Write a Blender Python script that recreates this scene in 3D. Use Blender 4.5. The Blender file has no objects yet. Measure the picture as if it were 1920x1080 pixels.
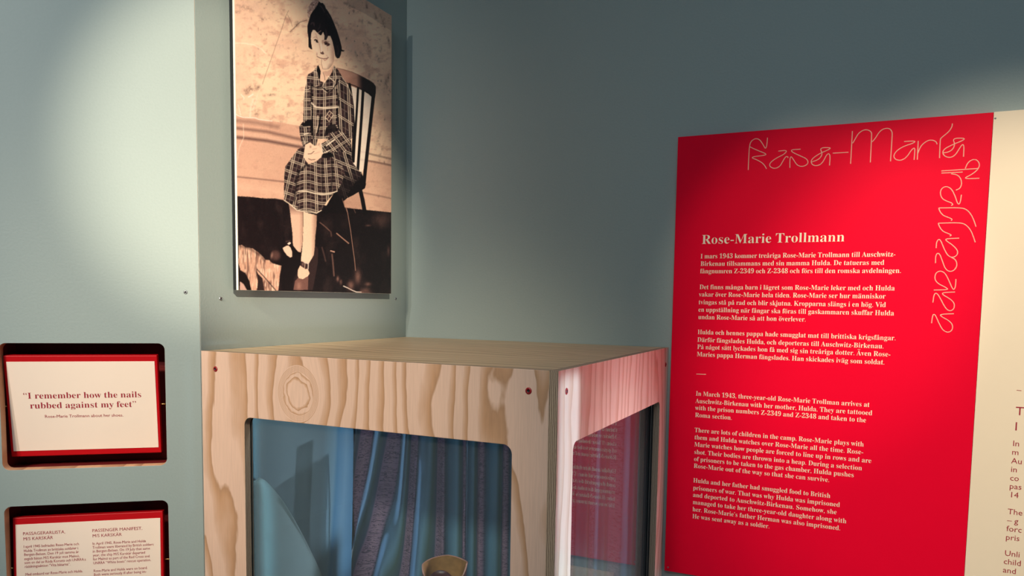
import bpy, math
import numpy as np
from mathutils import Matrix, Vector

scene = bpy.context.scene
col = scene.collection
# ------------------------------------------------------------------ camera
# geometry is laid out around the top of the display case: x runs along the back wall, y = 0 is the back wall,
# x = 0 is the left wall of the niche; everything is lifted by FLOOR_LIFT so that the floor is z = 0
FLOOR_LIFT = 1.41
ROOT = Vector((0, 0, FLOOR_LIFT))
cam_data = bpy.data.cameras.new('camera')
cam = bpy.data.objects.new('camera', cam_data)
col.objects.link(cam)
scene.camera = cam
cam_right = Vector((0.90627157, 0.42243614, 0.01481739))
cam_up = Vector((-0.04642428, 0.0646313, 0.99682876))
cam_fwd = Vector((-0.42013882, 0.90408545, -0.07818481))
m = Matrix((cam_right, cam_up, -cam_fwd)).transposed().to_4x4()
m.translation = Vector((0.964593, -1.483173, 0.0882320)) + ROOT
cam.matrix_world = m
cam_data.sensor_width = 36.0
cam_data.lens = 1403.26 / 1920 * 36.0
cam_data.shift_y = (673.59 - 540.0) / 1920.0
cam_data.clip_start = 0.02

# ------------------------------------------------------------------ exposure, ambient, lamps
scene.view_settings.view_transform = 'Standard'
scene.view_settings.look = 'None'
scene.view_settings.gamma = 1.0
scene.view_settings.exposure = 0.0
scene.view_settings.use_curve_mapping = False
scene.cycles.caustics_reflective = False
scene.cycles.sample_clamp_indirect = 3.0
scene.cycles.sample_clamp_direct = 6.0
world = bpy.data.worlds.new('room_ambient')
scene.world = world
world.use_nodes = True
bg = world.node_tree.nodes['Background']
bg.inputs[0].default_value = (0.5, 0.6, 0.7, 1)
bg.inputs[1].default_value = 0.05

def spot(name, loc, target, power, color, angle, blend, radius):
    d = bpy.data.lights.new(name, 'SPOT')
    d.energy = power; d.color = color; d.spot_size = math.radians(angle); d.spot_blend = blend
    d.shadow_soft_size = radius
    o = bpy.data.objects.new(name, d); col.objects.link(o)
    o.location = Vector(loc) + ROOT
    dirv = Vector(target) - Vector(loc)
    o.rotation_euler = dirv.to_track_quat('-Z', 'Y').to_euler()
    return o
def area(name, loc, size, power, color):
    d = bpy.data.lights.new(name, 'AREA'); d.shape = 'SQUARE'; d.size = size; d.energy = power; d.color = color
    o = bpy.data.objects.new(name, d); col.objects.link(o); o.location = Vector(loc) + ROOT
    return o
WARM = (1.0, 0.85, 0.63)
area('ambient_fill', (1.1, -2.2, 1.57), 1.6, 28, (0.72, 0.89, 1.0))  # unseen overhead area light, added for cool ambient fill
spot('portrait_spotlight', (1.60, -1.95, 1.03), (-0.02, -0.44, 0.295), 285, WARM, 17.5, 0.7, 0.012)
spot('case_spotlight', (0.45, -2.9, 1.25), (0.12, -0.56, -0.14), 245, WARM, 25, 1.0, 0.12)
spot('wall_spotlight', (0.2, -3.3, 1.1), (-0.74, -0.98, 0.45), 178, (1.0, 0.95, 0.86), 50, 1.0, 0.03)
spot('panel_spotlight', (1.45, -1.7, 1.2), (1.16, 0, -0.05), 160, WARM, 28, 0.75, 0.02)
spot('panel_spotlight', (1.10, -1.7, 1.2), (0.88, 0, 0.12), 52, WARM, 18, 0.7, 0.02)  # second spot, added to lift the panel's upper left
# unseen tall narrow cool light, added to whiten the case side's front edge
d = bpy.data.lights.new('side_edge_fill', 'AREA'); d.shape = 'RECTANGLE'; d.size = 0.98; d.size_y = 0.07; d.spread = math.radians(2.5); d.energy = 0.37; d.color = (0.55, 0.84, 1.0)
strip = bpy.data.objects.new('side_edge_fill', d); col.objects.link(strip)
strip.location = Vector((1.6, -0.556, -0.50)) + ROOT
strip.rotation_euler = (0, math.radians(90), 0)
d = bpy.data.lights.new('side_fill', 'AREA'); d.shape = 'RECTANGLE'; d.size = 0.74; d.size_y = 0.25; d.spread = math.radians(16); d.energy = 1.2; d.color = (1.0, 0.86, 0.95)  # unseen fill, added to lift the pink side of the case
glow = bpy.data.objects.new('side_fill', d); col.objects.link(glow)
glow.location = Vector((2.5, -0.30, -0.45)) + ROOT
glow.rotation_euler = (0, math.radians(90), 0)
# lamp under the lid of the display case
d = bpy.data.lights.new('case_lamp', 'AREA'); d.shape = 'RECTANGLE'; d.size = 0.5; d.size_y = 0.02; d.energy = 0.72; d.color = (0.80, 0.92, 1.0)
lamp = bpy.data.objects.new('case_lamp', d); col.objects.link(lamp)
lamp.location = Vector((0.30, -0.555, -0.02)) + ROOT
lamp.rotation_euler = (math.radians(18), 0, 0)

TEXT_HEADING = ('serif', 0.0168, [
    ('Rose-Marie Trollmann', 0.6792, 0.2023, 0.2528),
])
TEXT_SV1 = ('serif', 0.0086, [
    ('I mars 1943 kommer treåriga Rose-Marie Trollmann till Auschwitz-', 0.6781, 0.1746, 0.3361),
    ('Birkenau tillsammans med sin mamma Hulda. De tatueras med', 0.6786, 0.1603, 0.3186),
    ('fångnumren Z-2349 och Z-2348 och förs till den romska avdelningen.', 0.6782, 0.1461, 0.346),
])
TEXT_SV2 = ('serif', 0.0086, [
    ('Det finns många barn i lägret som Rose-Marie leker med och Hulda', 0.6781, 0.1156, 0.3377),
    ('vakar över Rose-Marie hela tiden. Rose-Marie ser hur människor', 0.6775, 0.1014, 0.3244),
    ('tvingas stå på rad och blir skjutna. Kropparna slängs i en hög. Vid', 0.6774, 0.0864, 0.3259),
    ('en uppställning när fångar ska föras till gaskammaren skuffar Hulda', 0.6774, 0.072, 0.3394),
    ('undan Rose-Marie så att hon överlever.', 0.6776, 0.0577, 0.1957),
])
TEXT_SV3 = ('serif', 0.0086, [
    ('Hulda och hennes pappa hade smugglat mat till brittiska krigsfångar.', 0.6774, 0.0285, 0.3443),
    ('Därför fängslades Hulda, och deporteras till Auschwitz-Birkenau.', 0.6774, 0.0135, 0.3261),
    ('På något sätt lyckades hon få med sig sin treåriga dotter. Även Rose-', 0.6776, -0.0004, 0.3372),
    ('Maries pappa Herman fängslades. Han skickades iväg som soldat.', 0.6774, -0.0148, 0.3289),
])
TEXT_EN1 = ('serif', 0.0086, [
    ('In March 1943, three-year-old Rose-Marie Trollman arrives at', 0.6781, -0.0919, 0.3076),
    ('Auschwitz-Birkenau with her mother, Hulda. They are tattooed', 0.6779, -0.1065, 0.3129),
    ('with the prison numbers Z-2349 and Z-2348 and taken to the', 0.6778, -0.1201, 0.3036),
    ('Roma section.', 0.6779, -0.1343, 0.071),
])
TEXT_EN2 = ('serif', 0.0086, [
    ('There are lots of children in the camp. Rose-Marie plays with', 0.6781, -0.1641, 0.3018),
    ('them and Hulda watches over Rose-Marie all the time. Rose-', 0.6783, -0.1784, 0.3016),
    ('Marie watches how people are forced to line up in rows and are', 0.6784, -0.1927, 0.315),
    ('shot. Their bodies are thrown into a heap. During a selection', 0.6786, -0.2076, 0.3004),
    ('of prisoners to be taken to the gas chamber, Hulda pushes', 0.6788, -0.2216, 0.2875),
    ('Rose-Marie out of the way so that she can survive.', 0.6788, -0.2354, 0.2472),
])
TEXT_EN3 = ('serif', 0.0086, [
    ('Hulda and her father had smuggled food to British', 0.6788, -0.2646, 0.2501),
    ('prisoners of war. That was why Hulda was imprisoned', 0.6789, -0.2793, 0.2668),
    ('and deported to Auschwitz-Birkenau. Somehow, she', 0.6791, -0.2936, 0.2619),
    ('managed to take her three-year-old daughter along with', 0.6793, -0.3081, 0.2785),
    ('her. Rose-Marie’s father Herman was also imprisoned.', 0.6793, -0.3225, 0.2691),
    ('He was sent away as a soldier.', 0.6795, -0.3367, 0.146),
])
DASH_RED = [(0.6778, -0.0497), (0.6966, -0.0493)]
TEXT_CREAM_HEADING = ('sans', 0.0138, [
    ('T', 1.2044, -0.089, 0),
    ('I', 1.2044, -0.1148, 0),
])
TEXT_CREAM = ('sans', 0.0092, [
    ('In', 1.2033, -0.1412, 0),
    ('m', 1.203, -0.1559, 0),
    ('Au', 1.2031, -0.1707, 0),
    ('in', 1.2031, -0.1851, 0),
    ('co', 1.2028, -0.1997, 0),
    ('pas', 1.2029, -0.2137, 0),
    ('14', 1.2037, -0.2282, 0),
    ('The', 1.2029, -0.2571, 0),
    ('– g', 1.203, -0.272, 0),
    ('forc', 1.2028, -0.2863, 0),
    ('pris', 1.2025, -0.3011, 0),
    ('Unli', 1.2025, -0.3286, 0),
    ('child', 1.2018, -0.3431, 0),
    ('and', 1.2017, -0.3579, 0),
])
DASH_CREAM = [(1.204, -0.0476), (1.2107, -0.048)]
SCRIPT_STROKES = [
    [(0.7607, 0.3378), (0.7608, 0.3627), (0.7612, 0.3830), (0.7642, 0.3909), (0.7715, 0.3949), (0.7790, 0.3924), (0.7855, 0.3825), (0.7902, 0.3739), (0.7922, 0.3808), (0.7928, 0.3946)],
    [(0.7613, 0.3805), (0.7748, 0.3732), (0.7910, 0.3658), (0.7912, 0.3627), (0.7621, 0.3614), (0.7780, 0.3545), (0.7881, 0.3470), (0.7934, 0.3379)],
    [(0.8128, 0.3688), (0.8284, 0.3695), (0.8239, 0.3628), (0.8097, 0.3565), (0.7990, 0.3489), (0.7981, 0.3421), (0.8068, 0.3371), (0.8164, 0.3403), (0.8219, 0.3512), (0.8260, 0.3584), (0.8301, 0.3576), (0.8297, 0.3552)],
    [(0.8509, 0.3696), (0.8343, 0.3698), (0.8369, 0.3651), (0.8503, 0.3580), (0.8635, 0.3510), (0.8650, 0.3422), (0.8558, 0.3379), (0.8462, 0.3409), (0.8399, 0.3513), (0.8351, 0.3583), (0.8333, 0.3542), (0.8340, 0.3374)],
    [(0.8707, 0.3456), (0.8811, 0.3486), (0.8866, 0.3544), (0.8875, 0.3605), (0.8832, 0.3698), (0.9009, 0.3690), (0.8999, 0.3662), (0.8829, 0.3595), (0.8716, 0.3517), (0.8691, 0.3452), (0.8733, 0.3393), (0.8815, 0.3380), (0.8894, 0.3432), (0.8946, 0.3563), (0.8986, 0.3590), (0.9011, 0.3547), (0.9007, 0.3376)],
    [(0.9052, 0.3588), (0.9308, 0.3587)],
    [(0.9354, 0.3950), (0.9351, 0.3384)],
    [(0.9368, 0.3739), (0.9399, 0.3797), (0.9450, 0.3901), (0.9525, 0.3955), (0.9602, 0.3954), (0.9659, 0.3909), (0.9666, 0.3861), (0.9666, 0.3388)],
    [(0.9678, 0.3741), (0.9720, 0.3785), (0.9790, 0.3915), (0.9863, 0.3956), (0.9939, 0.3950), (0.9981, 0.3895), (0.9988, 0.3835), (0.9982, 0.3387)],
    [(1.0175, 0.3708), (1.0344, 0.3707), (1.0335, 0.3676), (1.0158, 0.3623), (1.0055, 0.3548), (1.0023, 0.3467), (1.0062, 0.3406), (1.0149, 0.3388), (1.0231, 0.3442), (1.0299, 0.3566), (1.0339, 0.3591), (1.0348, 0.3551), (1.0343, 0.3388)],
    [(1.0390, 0.3704), (1.0392, 0.3389)],
    [(1.0393, 0.3490), (1.0432, 0.3615), (1.0512, 0.3690), (1.0583, 0.3708), (1.0657, 0.3675), (1.0676, 0.3625)],
    [(1.0883, 0.3953), (1.0880, 0.3892), (1.0834, 0.3815), (1.0726, 0.3725), (1.0718, 0.3698), (1.0723, 0.3393)],
    [(1.0764, 0.3476), (1.0851, 0.3481), (1.0920, 0.3534), (1.0936, 0.3613), (1.0900, 0.3707), (1.1072, 0.3699), (1.1063, 0.3665), (1.0906, 0.3604), (1.0787, 0.3543), (1.0760, 0.3476), (1.0804, 0.3411), (1.0887, 0.3387), (1.0955, 0.3428), (1.1010, 0.3539), (1.1047, 0.3600), (1.1072, 0.3573), (1.1074, 0.3393)],
    [(1.0762, 0.3176), (1.1302, 0.3185)],
    [(1.0764, 0.3140), (1.1075, 0.3140)],
    [(1.1111, 0.3197), (1.1132, 0.3277), (1.1193, 0.3337), (1.1269, 0.3333), (1.1317, 0.3251), (1.1291, 0.3165), (1.1206, 0.3092), (1.1114, 0.3044), (1.1133, 0.3026), (1.1319, 0.3024)],
    [(1.0908, 0.3120), (1.1000, 0.3100), (1.1055, 0.3033), (1.1073, 0.2944), (1.1051, 0.2871), (1.0993, 0.2844)],
    [(1.1077, 0.2767), (1.1070, 0.2664), (1.1053, 0.2603), (1.1025, 0.2628), (1.0994, 0.2726), (1.0935, 0.2862), (1.0854, 0.2919), (1.0785, 0.2893), (1.0760, 0.2811), (1.0794, 0.2714), (1.0867, 0.2667), (1.0947, 0.2634), (1.0962, 0.2603), (1.0936, 0.2593)],
    [(1.0755, 0.2558), (1.1081, 0.2551), (1.1173, 0.2513), (1.1242, 0.2422), (1.1286, 0.2318), (1.1316, 0.2228)],
    [(1.0755, 0.2558), (1.0776, 0.2492), (1.0833, 0.2424), (1.0921, 0.2388), (1.0967, 0.2360), (1.0950, 0.2337)],
    [(1.0760, 0.2301), (1.1081, 0.2303), (1.1174, 0.2262), (1.1243, 0.2172), (1.1287, 0.2067), (1.1318, 0.1969)],
    [(1.0760, 0.2301), (1.0788, 0.2228), (1.0844, 0.2155), (1.0930, 0.2120), (1.0970, 0.2092), (1.0942, 0.2081)],
    [(1.1082, 0.2042), (1.0887, 0.2037), (1.0889, 0.2007), (1.0998, 0.1925), (1.1075, 0.1834), (1.1071, 0.1760), (1.1009, 0.1715), (1.0934, 0.1746), (1.0870, 0.1867), (1.0824, 0.1988), (1.0787, 0.2039), (1.0752, 0.1989), (1.0752, 0.1884)],
    [(1.0982, 0.1722), (1.1049, 0.1685), (1.1080, 0.1595), (1.1046, 0.1506), (1.0969, 0.1476), (1.0900, 0.1536), (1.0853, 0.1672), (1.0808, 0.1784), (1.0773, 0.1799), (1.0751, 0.1748), (1.0755, 0.1628)],
    [(1.1072, 0.1356), (1.1073, 0.1236), (1.1053, 0.1170), (1.1022, 0.1206), (1.0953, 0.1371), (1.0896, 0.1470), (1.0823, 0.1497), (1.0764, 0.1455), (1.0756, 0.1355), (1.0808, 0.1280), (1.0903, 0.1229), (1.0963, 0.1190), (1.0945, 0.1175), (1.0752, 0.1167)],
    [(1.1070, 0.1137), (1.0877, 0.1126), (1.0897, 0.1084), (1.1020, 0.1010), (1.1076, 0.0935), (1.1068, 0.0845), (1.1004, 0.0807), (1.0935, 0.0873), (1.0861, 0.1023), (1.0803, 0.1119), (1.0761, 0.1104), (1.0752, 0.0955)],
    [(1.1072, 0.0769), (1.0869, 0.0756), (1.0882, 0.0720), (1.1012, 0.0647), (1.1069, 0.0573), (1.1061, 0.0482), (1.0997, 0.0443), (1.0915, 0.0493), (1.0855, 0.0613), (1.0795, 0.0754), (1.0758, 0.0748), (1.0749, 0.0601)],
]
TEXT_CARD1 = ('serif', 0.0095, [
    ('“I remember how the nails', -0.0868, 0.0129, 0.1712),
    ('rubbed against my feet”', -0.0783, -0.003, 0.1545),
])
TEXT_CARD1_SUB = ('sans', 0.0046, [
    ('Rose-Marie Trollmann about her shoes.', -0.0584, -0.0185, 0.1144),
])
TEXT_CARD2_HEADS = ('sans', 0.0049, [
    ('PASSAGERARLISTA,', -0.0959, 0.053, 0.061),
    ('M/S KARSKÄR', -0.0956, 0.0448, 0.0428),
    ('PASSENGER MANIFEST,', 0.004, 0.0526, 0.075),
    ('M/S KARSKÄR', 0.0042, 0.0441, 0.0437),
])
TEXT_CARD2_BODY = ('sans', 0.0042, [
    ('I april 1945 befriades Rose-Marie och', -0.0953, 0.0327, 0.0799),
    ('Hulda Trollman av brittiska soldater i', -0.0951, 0.026, 0.0783),
    ('Bergen-Belsen. Den 19 juli samma år', -0.0949, 0.0198, 0.0789),
    ('avgick båten M/S Karskär mot Malmö,', -0.0947, 0.0131, 0.0802),
    ('som en del av Röda Korsets och UNRRA:s', -0.0945, 0.0069, 0.0888),
    ('räddningsaktion “Vita båtarna”.', -0.0943, 0.0006, 0.0661),
    ('Med ombord var Rose-Marie och Hulda.', -0.0937, -0.012, 0.0834),
    ('In April 1945, Rose-Marie and Hulda', 0.004, 0.0317, 0.0801),
    ('Trollman were liberated by British soldiers', 0.0042, 0.0253, 0.0916),
    ('in Bergen-Belsen. On 19 July that same', 0.0043, 0.0191, 0.0859),
    ('year, the ship M/S Karskär departed', 0.0045, 0.0126, 0.0782),
    ('for Malmö as part of the Red Cross and', 0.0046, 0.0062, 0.0848),
    ('UNRRA “White boats” rescue operation.', 0.0048, -0.0002, 0.0865),
    ('Rose-Marie and Hulda were on board.', 0.0051, -0.013, 0.081),
    ('Both were seriously ill after being im-', 0.0054, -0.0192, 0.079),
])
PORTRAIT_H = [837.23957, -31.10309, 774.34927, 297.0691, -831.94635, 631.95984, 0.5182, -0.04481, 1.0]

# ------------------------------------------------------------------ helpers
def link(o, parent=None):
    col.objects.link(o)
    if parent is not None:
        o.parent = parent
    else:
        o.location = o.location + ROOT
    return o

def mesh_object(name, verts, faces, mat, parent=None, smooth=False):
    me = bpy.data.meshes.new(name)
    me.from_pydata([tuple(v) for v in verts], [], [tuple(f) for f in faces])
    me.update()
    for q in (mat if isinstance(mat, (list, tuple)) else [mat]):
        me.materials.append(q)
    if smooth:
        me.polygons.foreach_set('use_smooth', [True] * len(me.polygons))
    return link(bpy.data.objects.new(name, me), parent)

def thing(name, loc, label, cat, rotz=0.0, group=None):
    o = bpy.data.objects.new(name, None)
    o.empty_display_size = 0.05
    o.location = loc
    link(o)
    o.rotation_euler = (0, 0, rotz)
    tag(o, label, cat, group)
    return o

def tag(o, label, cat=None, group=None):
    o['label'] = label
    if cat: o['category'] = cat
    if group: o['group'] = group
    return o

def structure(o):
    o['kind'] = 'structure'
    return o

def box_data(x0, x1, y0, y1, z0, z1):
    v = [(x0, y0, z0), (x1, y0, z0), (x1, y1, z0), (x0, y1, z0), (x0, y0, z1), (x1, y0, z1), (x1, y1, z1), (x0, y1, z1)]
    f = [(0, 3, 2, 1), (4, 5, 6, 7), (0, 1, 5, 4), (1, 2, 6, 5), (2, 3, 7, 6), (3, 0, 4, 7)]
    return v, f

def bevelled_box(name, x0, x1, y0, y1, z0, z1, mat, parent=None, bevel=0.001):
    v, f = box_data(x0, x1, y0, y1, z0, z1)
    o = mesh_object(name, v, f, mat, parent)
    if bevel:
        b = o.modifiers.new('bevel', 'BEVEL'); b.width = bevel; b.segments = 2
    return o

def merge(parts):
    V = []; F = []
    for v, f in parts:
        n = len(V); V += list(v); F += [tuple(i + n for i in q) for q in f]
    return V, F

def rounded_rect(x0, x1, z0, z1, r, n=8):
    pts = []
    for cx, cz, a0 in ((x1 - r, z1 - r, 0), (x0 + r, z1 - r, 90), (x0 + r, z0 + r, 180), (x1 - r, z0 + r, 270)):
        for k in range(n + 1):
            a = math.radians(a0 + 90 * k / n)
            pts.append((cx + r * math.cos(a), cz + r * math.sin(a)))
    return pts

def sheet(name, outer, holes, t, mats, parent=None, bevel=0.0006):
    """A board in the local x-z plane, front face at y = 0 looking to -y, thickness t, with holes; slot 1 = sawn edges."""
    cu = bpy.data.curves.new(name, 'CURVE')
    cu.dimensions = '2D'; cu.fill_mode = 'BOTH'; cu.extrude = t / 2 - bevel; cu.bevel_depth = bevel; cu.bevel_resolution = 1
    cu.offset = -bevel
    for ring in [outer] + holes:
        sp = cu.splines.new('POLY'); sp.points.add(len(ring) - 1); sp.use_cyclic_u = True
        for q, (x, z) in zip(sp.points, ring):
            q.co = (x, z, 0, 1)
    tmp = bpy.data.objects.new(name + '_tmp', cu); col.objects.link(tmp)
    dg = bpy.context.evaluated_depsgraph_get()
    me = bpy.data.meshes.new_from_object(tmp.evaluated_get(dg))
    bpy.data.objects.remove(tmp); bpy.data.curves.remove(cu)
    me.name = name
    co = np.empty(len(me.vertices) * 3); me.vertices.foreach_get('co', co); co = co.reshape(-1, 3)
    co = np.stack([co[:, 0], -co[:, 2] + t / 2, co[:, 1]], 1)
    me.vertices.foreach_set('co', co.ravel()); me.update()
    me.materials.clear()
    for q in mats: me.materials.append(q)
    for p in me.polygons:
        p.use_smooth = False
        p.material_index = 0 if abs(p.normal.y) > 0.5 or len(mats) == 1 else 1
    return link(bpy.data.objects.new(name, me), parent)

def lathe(profile, n=24, axis='z'):
    V = []; F = []
    for r, h in profile:
        for k in range(n):
            a = 2 * math.pi * k / n
            V.append((r * math.cos(a), r * math.sin(a), h))
    for i in range(len(profile) - 1):
        for k in range(n):
            F.append((i * n + k, i * n + (k + 1) % n, (i + 1) * n + (k + 1) % n, (i + 1) * n + k))
    if axis == 'y':      # profile height runs to -y
        V = [(x, -h, y) for x, y, h in V]
    return V, F

# ------------------------------------------------------------------ materials
def material(name):
    mt = bpy.data.materials.new(name); mt.use_nodes = True
    nt = mt.node_tree
    return mt, nt, nt.nodes['Principled BSDF']

def N(nt, kind, **kw):
    n = nt.nodes.new(kind)
    for k, v in kw.items(): setattr(n, k, v)
    return n

def plain(name, color, rough=0.5, metal=0.0, noise=0.0, scale=60.0, bump=0.0, spec=0.5):
    mt, nt, b = material(name)
    b.inputs['Specular IOR Level'].default_value = spec
    b.inputs['Roughness'].default_value = rough
    b.inputs['Metallic'].default_value = metal
    tc = N(nt, 'ShaderNodeTexCoord')
    nz = N(nt, 'ShaderNodeTexNoise'); nz.inputs['Scale'].default_value = scale; nz.inputs['Detail'].default_value = 4
    nt.links.new(tc.outputs['Object'], nz.inputs['Vector'])
    mx = N(nt, 'ShaderNodeMix', data_type='RGBA')
    mx.inputs[6].default_value = tuple(c * (1 - noise) for c in color) + (1,)
    mx.inputs[7].default_value = tuple(min(1, c * (1 + noise)) for c in color) + (1,)
    nt.links.new(nz.outputs['Fac'], mx.inputs[0]); nt.links.new(mx.outputs[2], b.inputs['Base Color'])
    if bump:
        bp = N(nt, 'ShaderNodeBump'); bp.inputs['Strength'].default_value = bump; bp.inputs['Distance'].default_value = 0.001
        nt.links.new(nz.outputs['Fac'], bp.inputs['Height']); nt.links.new(bp.outputs[0], b.inputs['Normal'])
    return mt

M_wall = plain('wall_paint_blue_grey', (0.305, 0.370, 0.365), 0.6, noise=0.04, scale=260, bump=0.25)
M_floor = plain('grey_floor', (0.16, 0.16, 0.16), 0.5, noise=0.15, scale=8)
M_red = plain('red_print', (0.86, 0.002, 0.030), 0.5, noise=0.02, scale=300, bump=0.05, spec=0.05)
M_red_paint = plain('red_lacquer', (0.50, 0.003, 0.008), 0.45, noise=0.03, scale=120, spec=0.2)
M_red_dark = plain('red_recess_paint', (0.20, 0.005, 0.007), 0.7, noise=0.05)
M_cream = plain('cream_print', (0.93, 0.78, 0.60), 0.55, noise=0.01, spec=0.2)
M_cream_card = plain('cream_card', (0.95, 0.78, 0.66), 0.5, noise=0.01)
M_cream_text = plain('cream_ink', (0.95, 0.80, 0.62), 0.5)
M_script = plain('pale_line_ink', (0.98, 0.50, 0.38), 0.5)
M_crimson = plain('crimson_ink', (0.36, 0.010, 0.030), 0.6)
M_white = plain('white_board', (0.90, 0.86, 0.76), 0.5)
M_black = plain('black_aluminium', (0.012, 0.013, 0.015), 0.3, noise=0.05)
M_silver = plain('brushed_aluminium', (0.45, 0.44, 0.40), 0.3, metal=0.9)
M_brass = plain('polished_brass', (0.80, 0.52, 0.20), 0.25, metal=1.0)
M_steel = plain('screw_steel', (0.35, 0.37, 0.40), 0.35, metal=0.8)
M_dark = plain('dark_socket', (0.01, 0.01, 0.012), 0.6)
M_screw_red = plain('red_screw_cap', (0.30, 0.010, 0.015), 0.35)
M_plinth = plain('grey_plinth_paint', (0.25, 0.28, 0.28), 0.6)

def plywood(name, knot=None, freq=30.0, seed=0.0, horizontal=False, light=(0.75, 0.51, 0.40), dark=(0.53, 0.30, 0.175), warp=3.0, coat=0.0):
    mt, nt, b = material(name)
    L = nt.links
    tc = N(nt, 'ShaderNodeTexCoord')
    sep = N(nt, 'ShaderNodeSeparateXYZ'); L.new(tc.outputs['Object'], sep.inputs[0])
    ax, al = (sep.outputs[0], sep.outputs[2]) if not horizontal else (sep.outputs[1], sep.outputs[0])
    def math_(op, a, b_=None, c=None):
        n = N(nt, 'ShaderNodeMath', operation=op)
        for i, v in enumerate((a, b_, c)):
            if v is None: continue
            if isinstance(v, (int, float)): n.inputs[i].default_value = v
            else: L.new(v, n.inputs[i])
        return n.outputs[0]
    def comb(x, y, z):
        n = N(nt, 'ShaderNodeCombineXYZ')
        for i, v in enumerate((x, y, z)):
            if isinstance(v, (int, float)): n.inputs[i].default_value = v
            else: L.new(v, n.inputs[i])
        return n.outputs[0]
    def noise(vec, scale, detail=2.0):
        n = N(nt, 'ShaderNodeTexNoise'); n.inputs['Scale'].default_value = scale; n.inputs['Detail'].default_value = detail
        L.new(vec, n.inputs['Vector']); return n.outputs['Fac']
    ax0 = ax
    r = None
    if knot:
        kx, kz, sx, sz = knot
        dx = math_('DIVIDE', math_('SUBTRACT', ax, kx), sx); dz = math_('DIVIDE', math_('SUBTRACT', al, kz), sz)
        r2 = math_('ADD', math_('MULTIPLY', dx, dx), math_('MULTIPLY', dz, dz))
        r = math_('SQRT', r2)
        # the grain is pushed aside by the knot
        push = math_('MULTIPLY', math_('EXPONENT', math_('MULTIPLY', r2, -0.55)), -0.75)
        ax = math_('ADD', ax, math_('MULTIPLY', math_('MULTIPLY', dx, sx), push))
    v1 = comb(math_('MULTIPLY', ax, 4.5), seed, math_('MULTIPLY', al, 2.4))
    v2 = comb(math_('MULTIPLY', ax0, 30.0), seed + 3, math_('MULTIPLY', al, 12.0))
    v3 = comb(math_('MULTIPLY', ax, 14.0), seed + 5, math_('MULTIPLY', al, 1.6))
    h = math_('MULTIPLY', ax, freq)
    h = math_('ADD', h, math_('MULTIPLY', noise(v1, 1.0, 1.0), warp * 2.6))
    h = math_('ADD', h, math_('MULTIPLY', noise(v3, 1.0, 1.0), 2.4))
    h = math_('ADD', h, math_('MULTIPLY', noise(v2, 1.0, 3.0), 0.55))
    if knot:
        w = N(nt, 'ShaderNodeMapRange', interpolation_type='SMOOTHSTEP'); L.new(r, w.inputs[0])
        w.inputs[1].default_value = 0.80; w.inputs[2].default_value = 1.12; w.inputs[3].default_value = 1.0; w.inputs[4].default_value = 0.0
        wob = noise(comb(math_('MULTIPLY', ax0, 42.0), seed, math_('MULTIPLY', al, 42.0)), 1.0, 2.0)
        ring = math_('MULTIPLY', math_('MAXIMUM', math_('SUBTRACT', math_('ADD', r, math_('MULTIPLY', wob, 0.55)), 0.62), 0.0), 4.2)
        mixh = N(nt, 'ShaderNodeMix', data_type='FLOAT'); L.new(w.outputs[0], mixh.inputs[0]); L.new(h, mixh.inputs[2]); L.new(ring, mixh.inputs[3])
        h = mixh.outputs[0]
    fr = math_('FRACT', h)
    ramp = N(nt, 'ShaderNodeValToRGB'); L.new(fr, ramp.inputs[0])
    e = ramp.color_ramp.elements
    e[0].position = 0.0; e[0].color = light + (1,)
    e[1].position = 0.52; e[1].color = light + (1,)
    mid = tuple((a + c) / 2 for a, c in zip(light, dark))
    for pos, c in ((0.60, tuple(q * 0.35 + w_ * 0.65 for q, w_ in zip(dark, light))), (0.88, dark), (0.95, tuple(q * 0.85 for q in dark)), (1.0, light)):
        k = e.new(pos); k.color = c + (1,)
    fib = noise(comb(math_('MULTIPLY', ax, 900.0), seed, math_('MULTIPLY', al, 25.0)), 1.0, 3.0)
    blot = noise(comb(math_('MULTIPLY', ax, 12.0), seed + 8, math_('MULTIPLY', al, 4.0)), 1.0, 2.0)
    hs = N(nt, 'ShaderNodeHueSaturation'); L.new(ramp.outputs[0], hs.inputs['Color'])
    L.new(math_('ADD', math_('MULTIPLY', fib, 0.30), math_('ADD', 0.72, math_('MULTIPLY', blot, 0.26))), hs.inputs['Value'])
    L.new(hs.outputs[0], b.inputs['Base Color'])
    b.inputs['Roughness'].default_value = 0.42
    b.inputs['Coat Weight'].default_value = coat; b.inputs['Coat Roughness'].default_value = 0.22
    bp = N(nt, 'ShaderNodeBump'); bp.inputs['Strength'].default_value = 0.12; bp.inputs['Distance'].default_value = 0.0008
    L.new(math_('ADD', fr, math_('MULTIPLY', fib, 0.5)), bp.inputs['Height']); L.new(bp.outputs[0], b.inputs['Normal'])
    return mt

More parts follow.
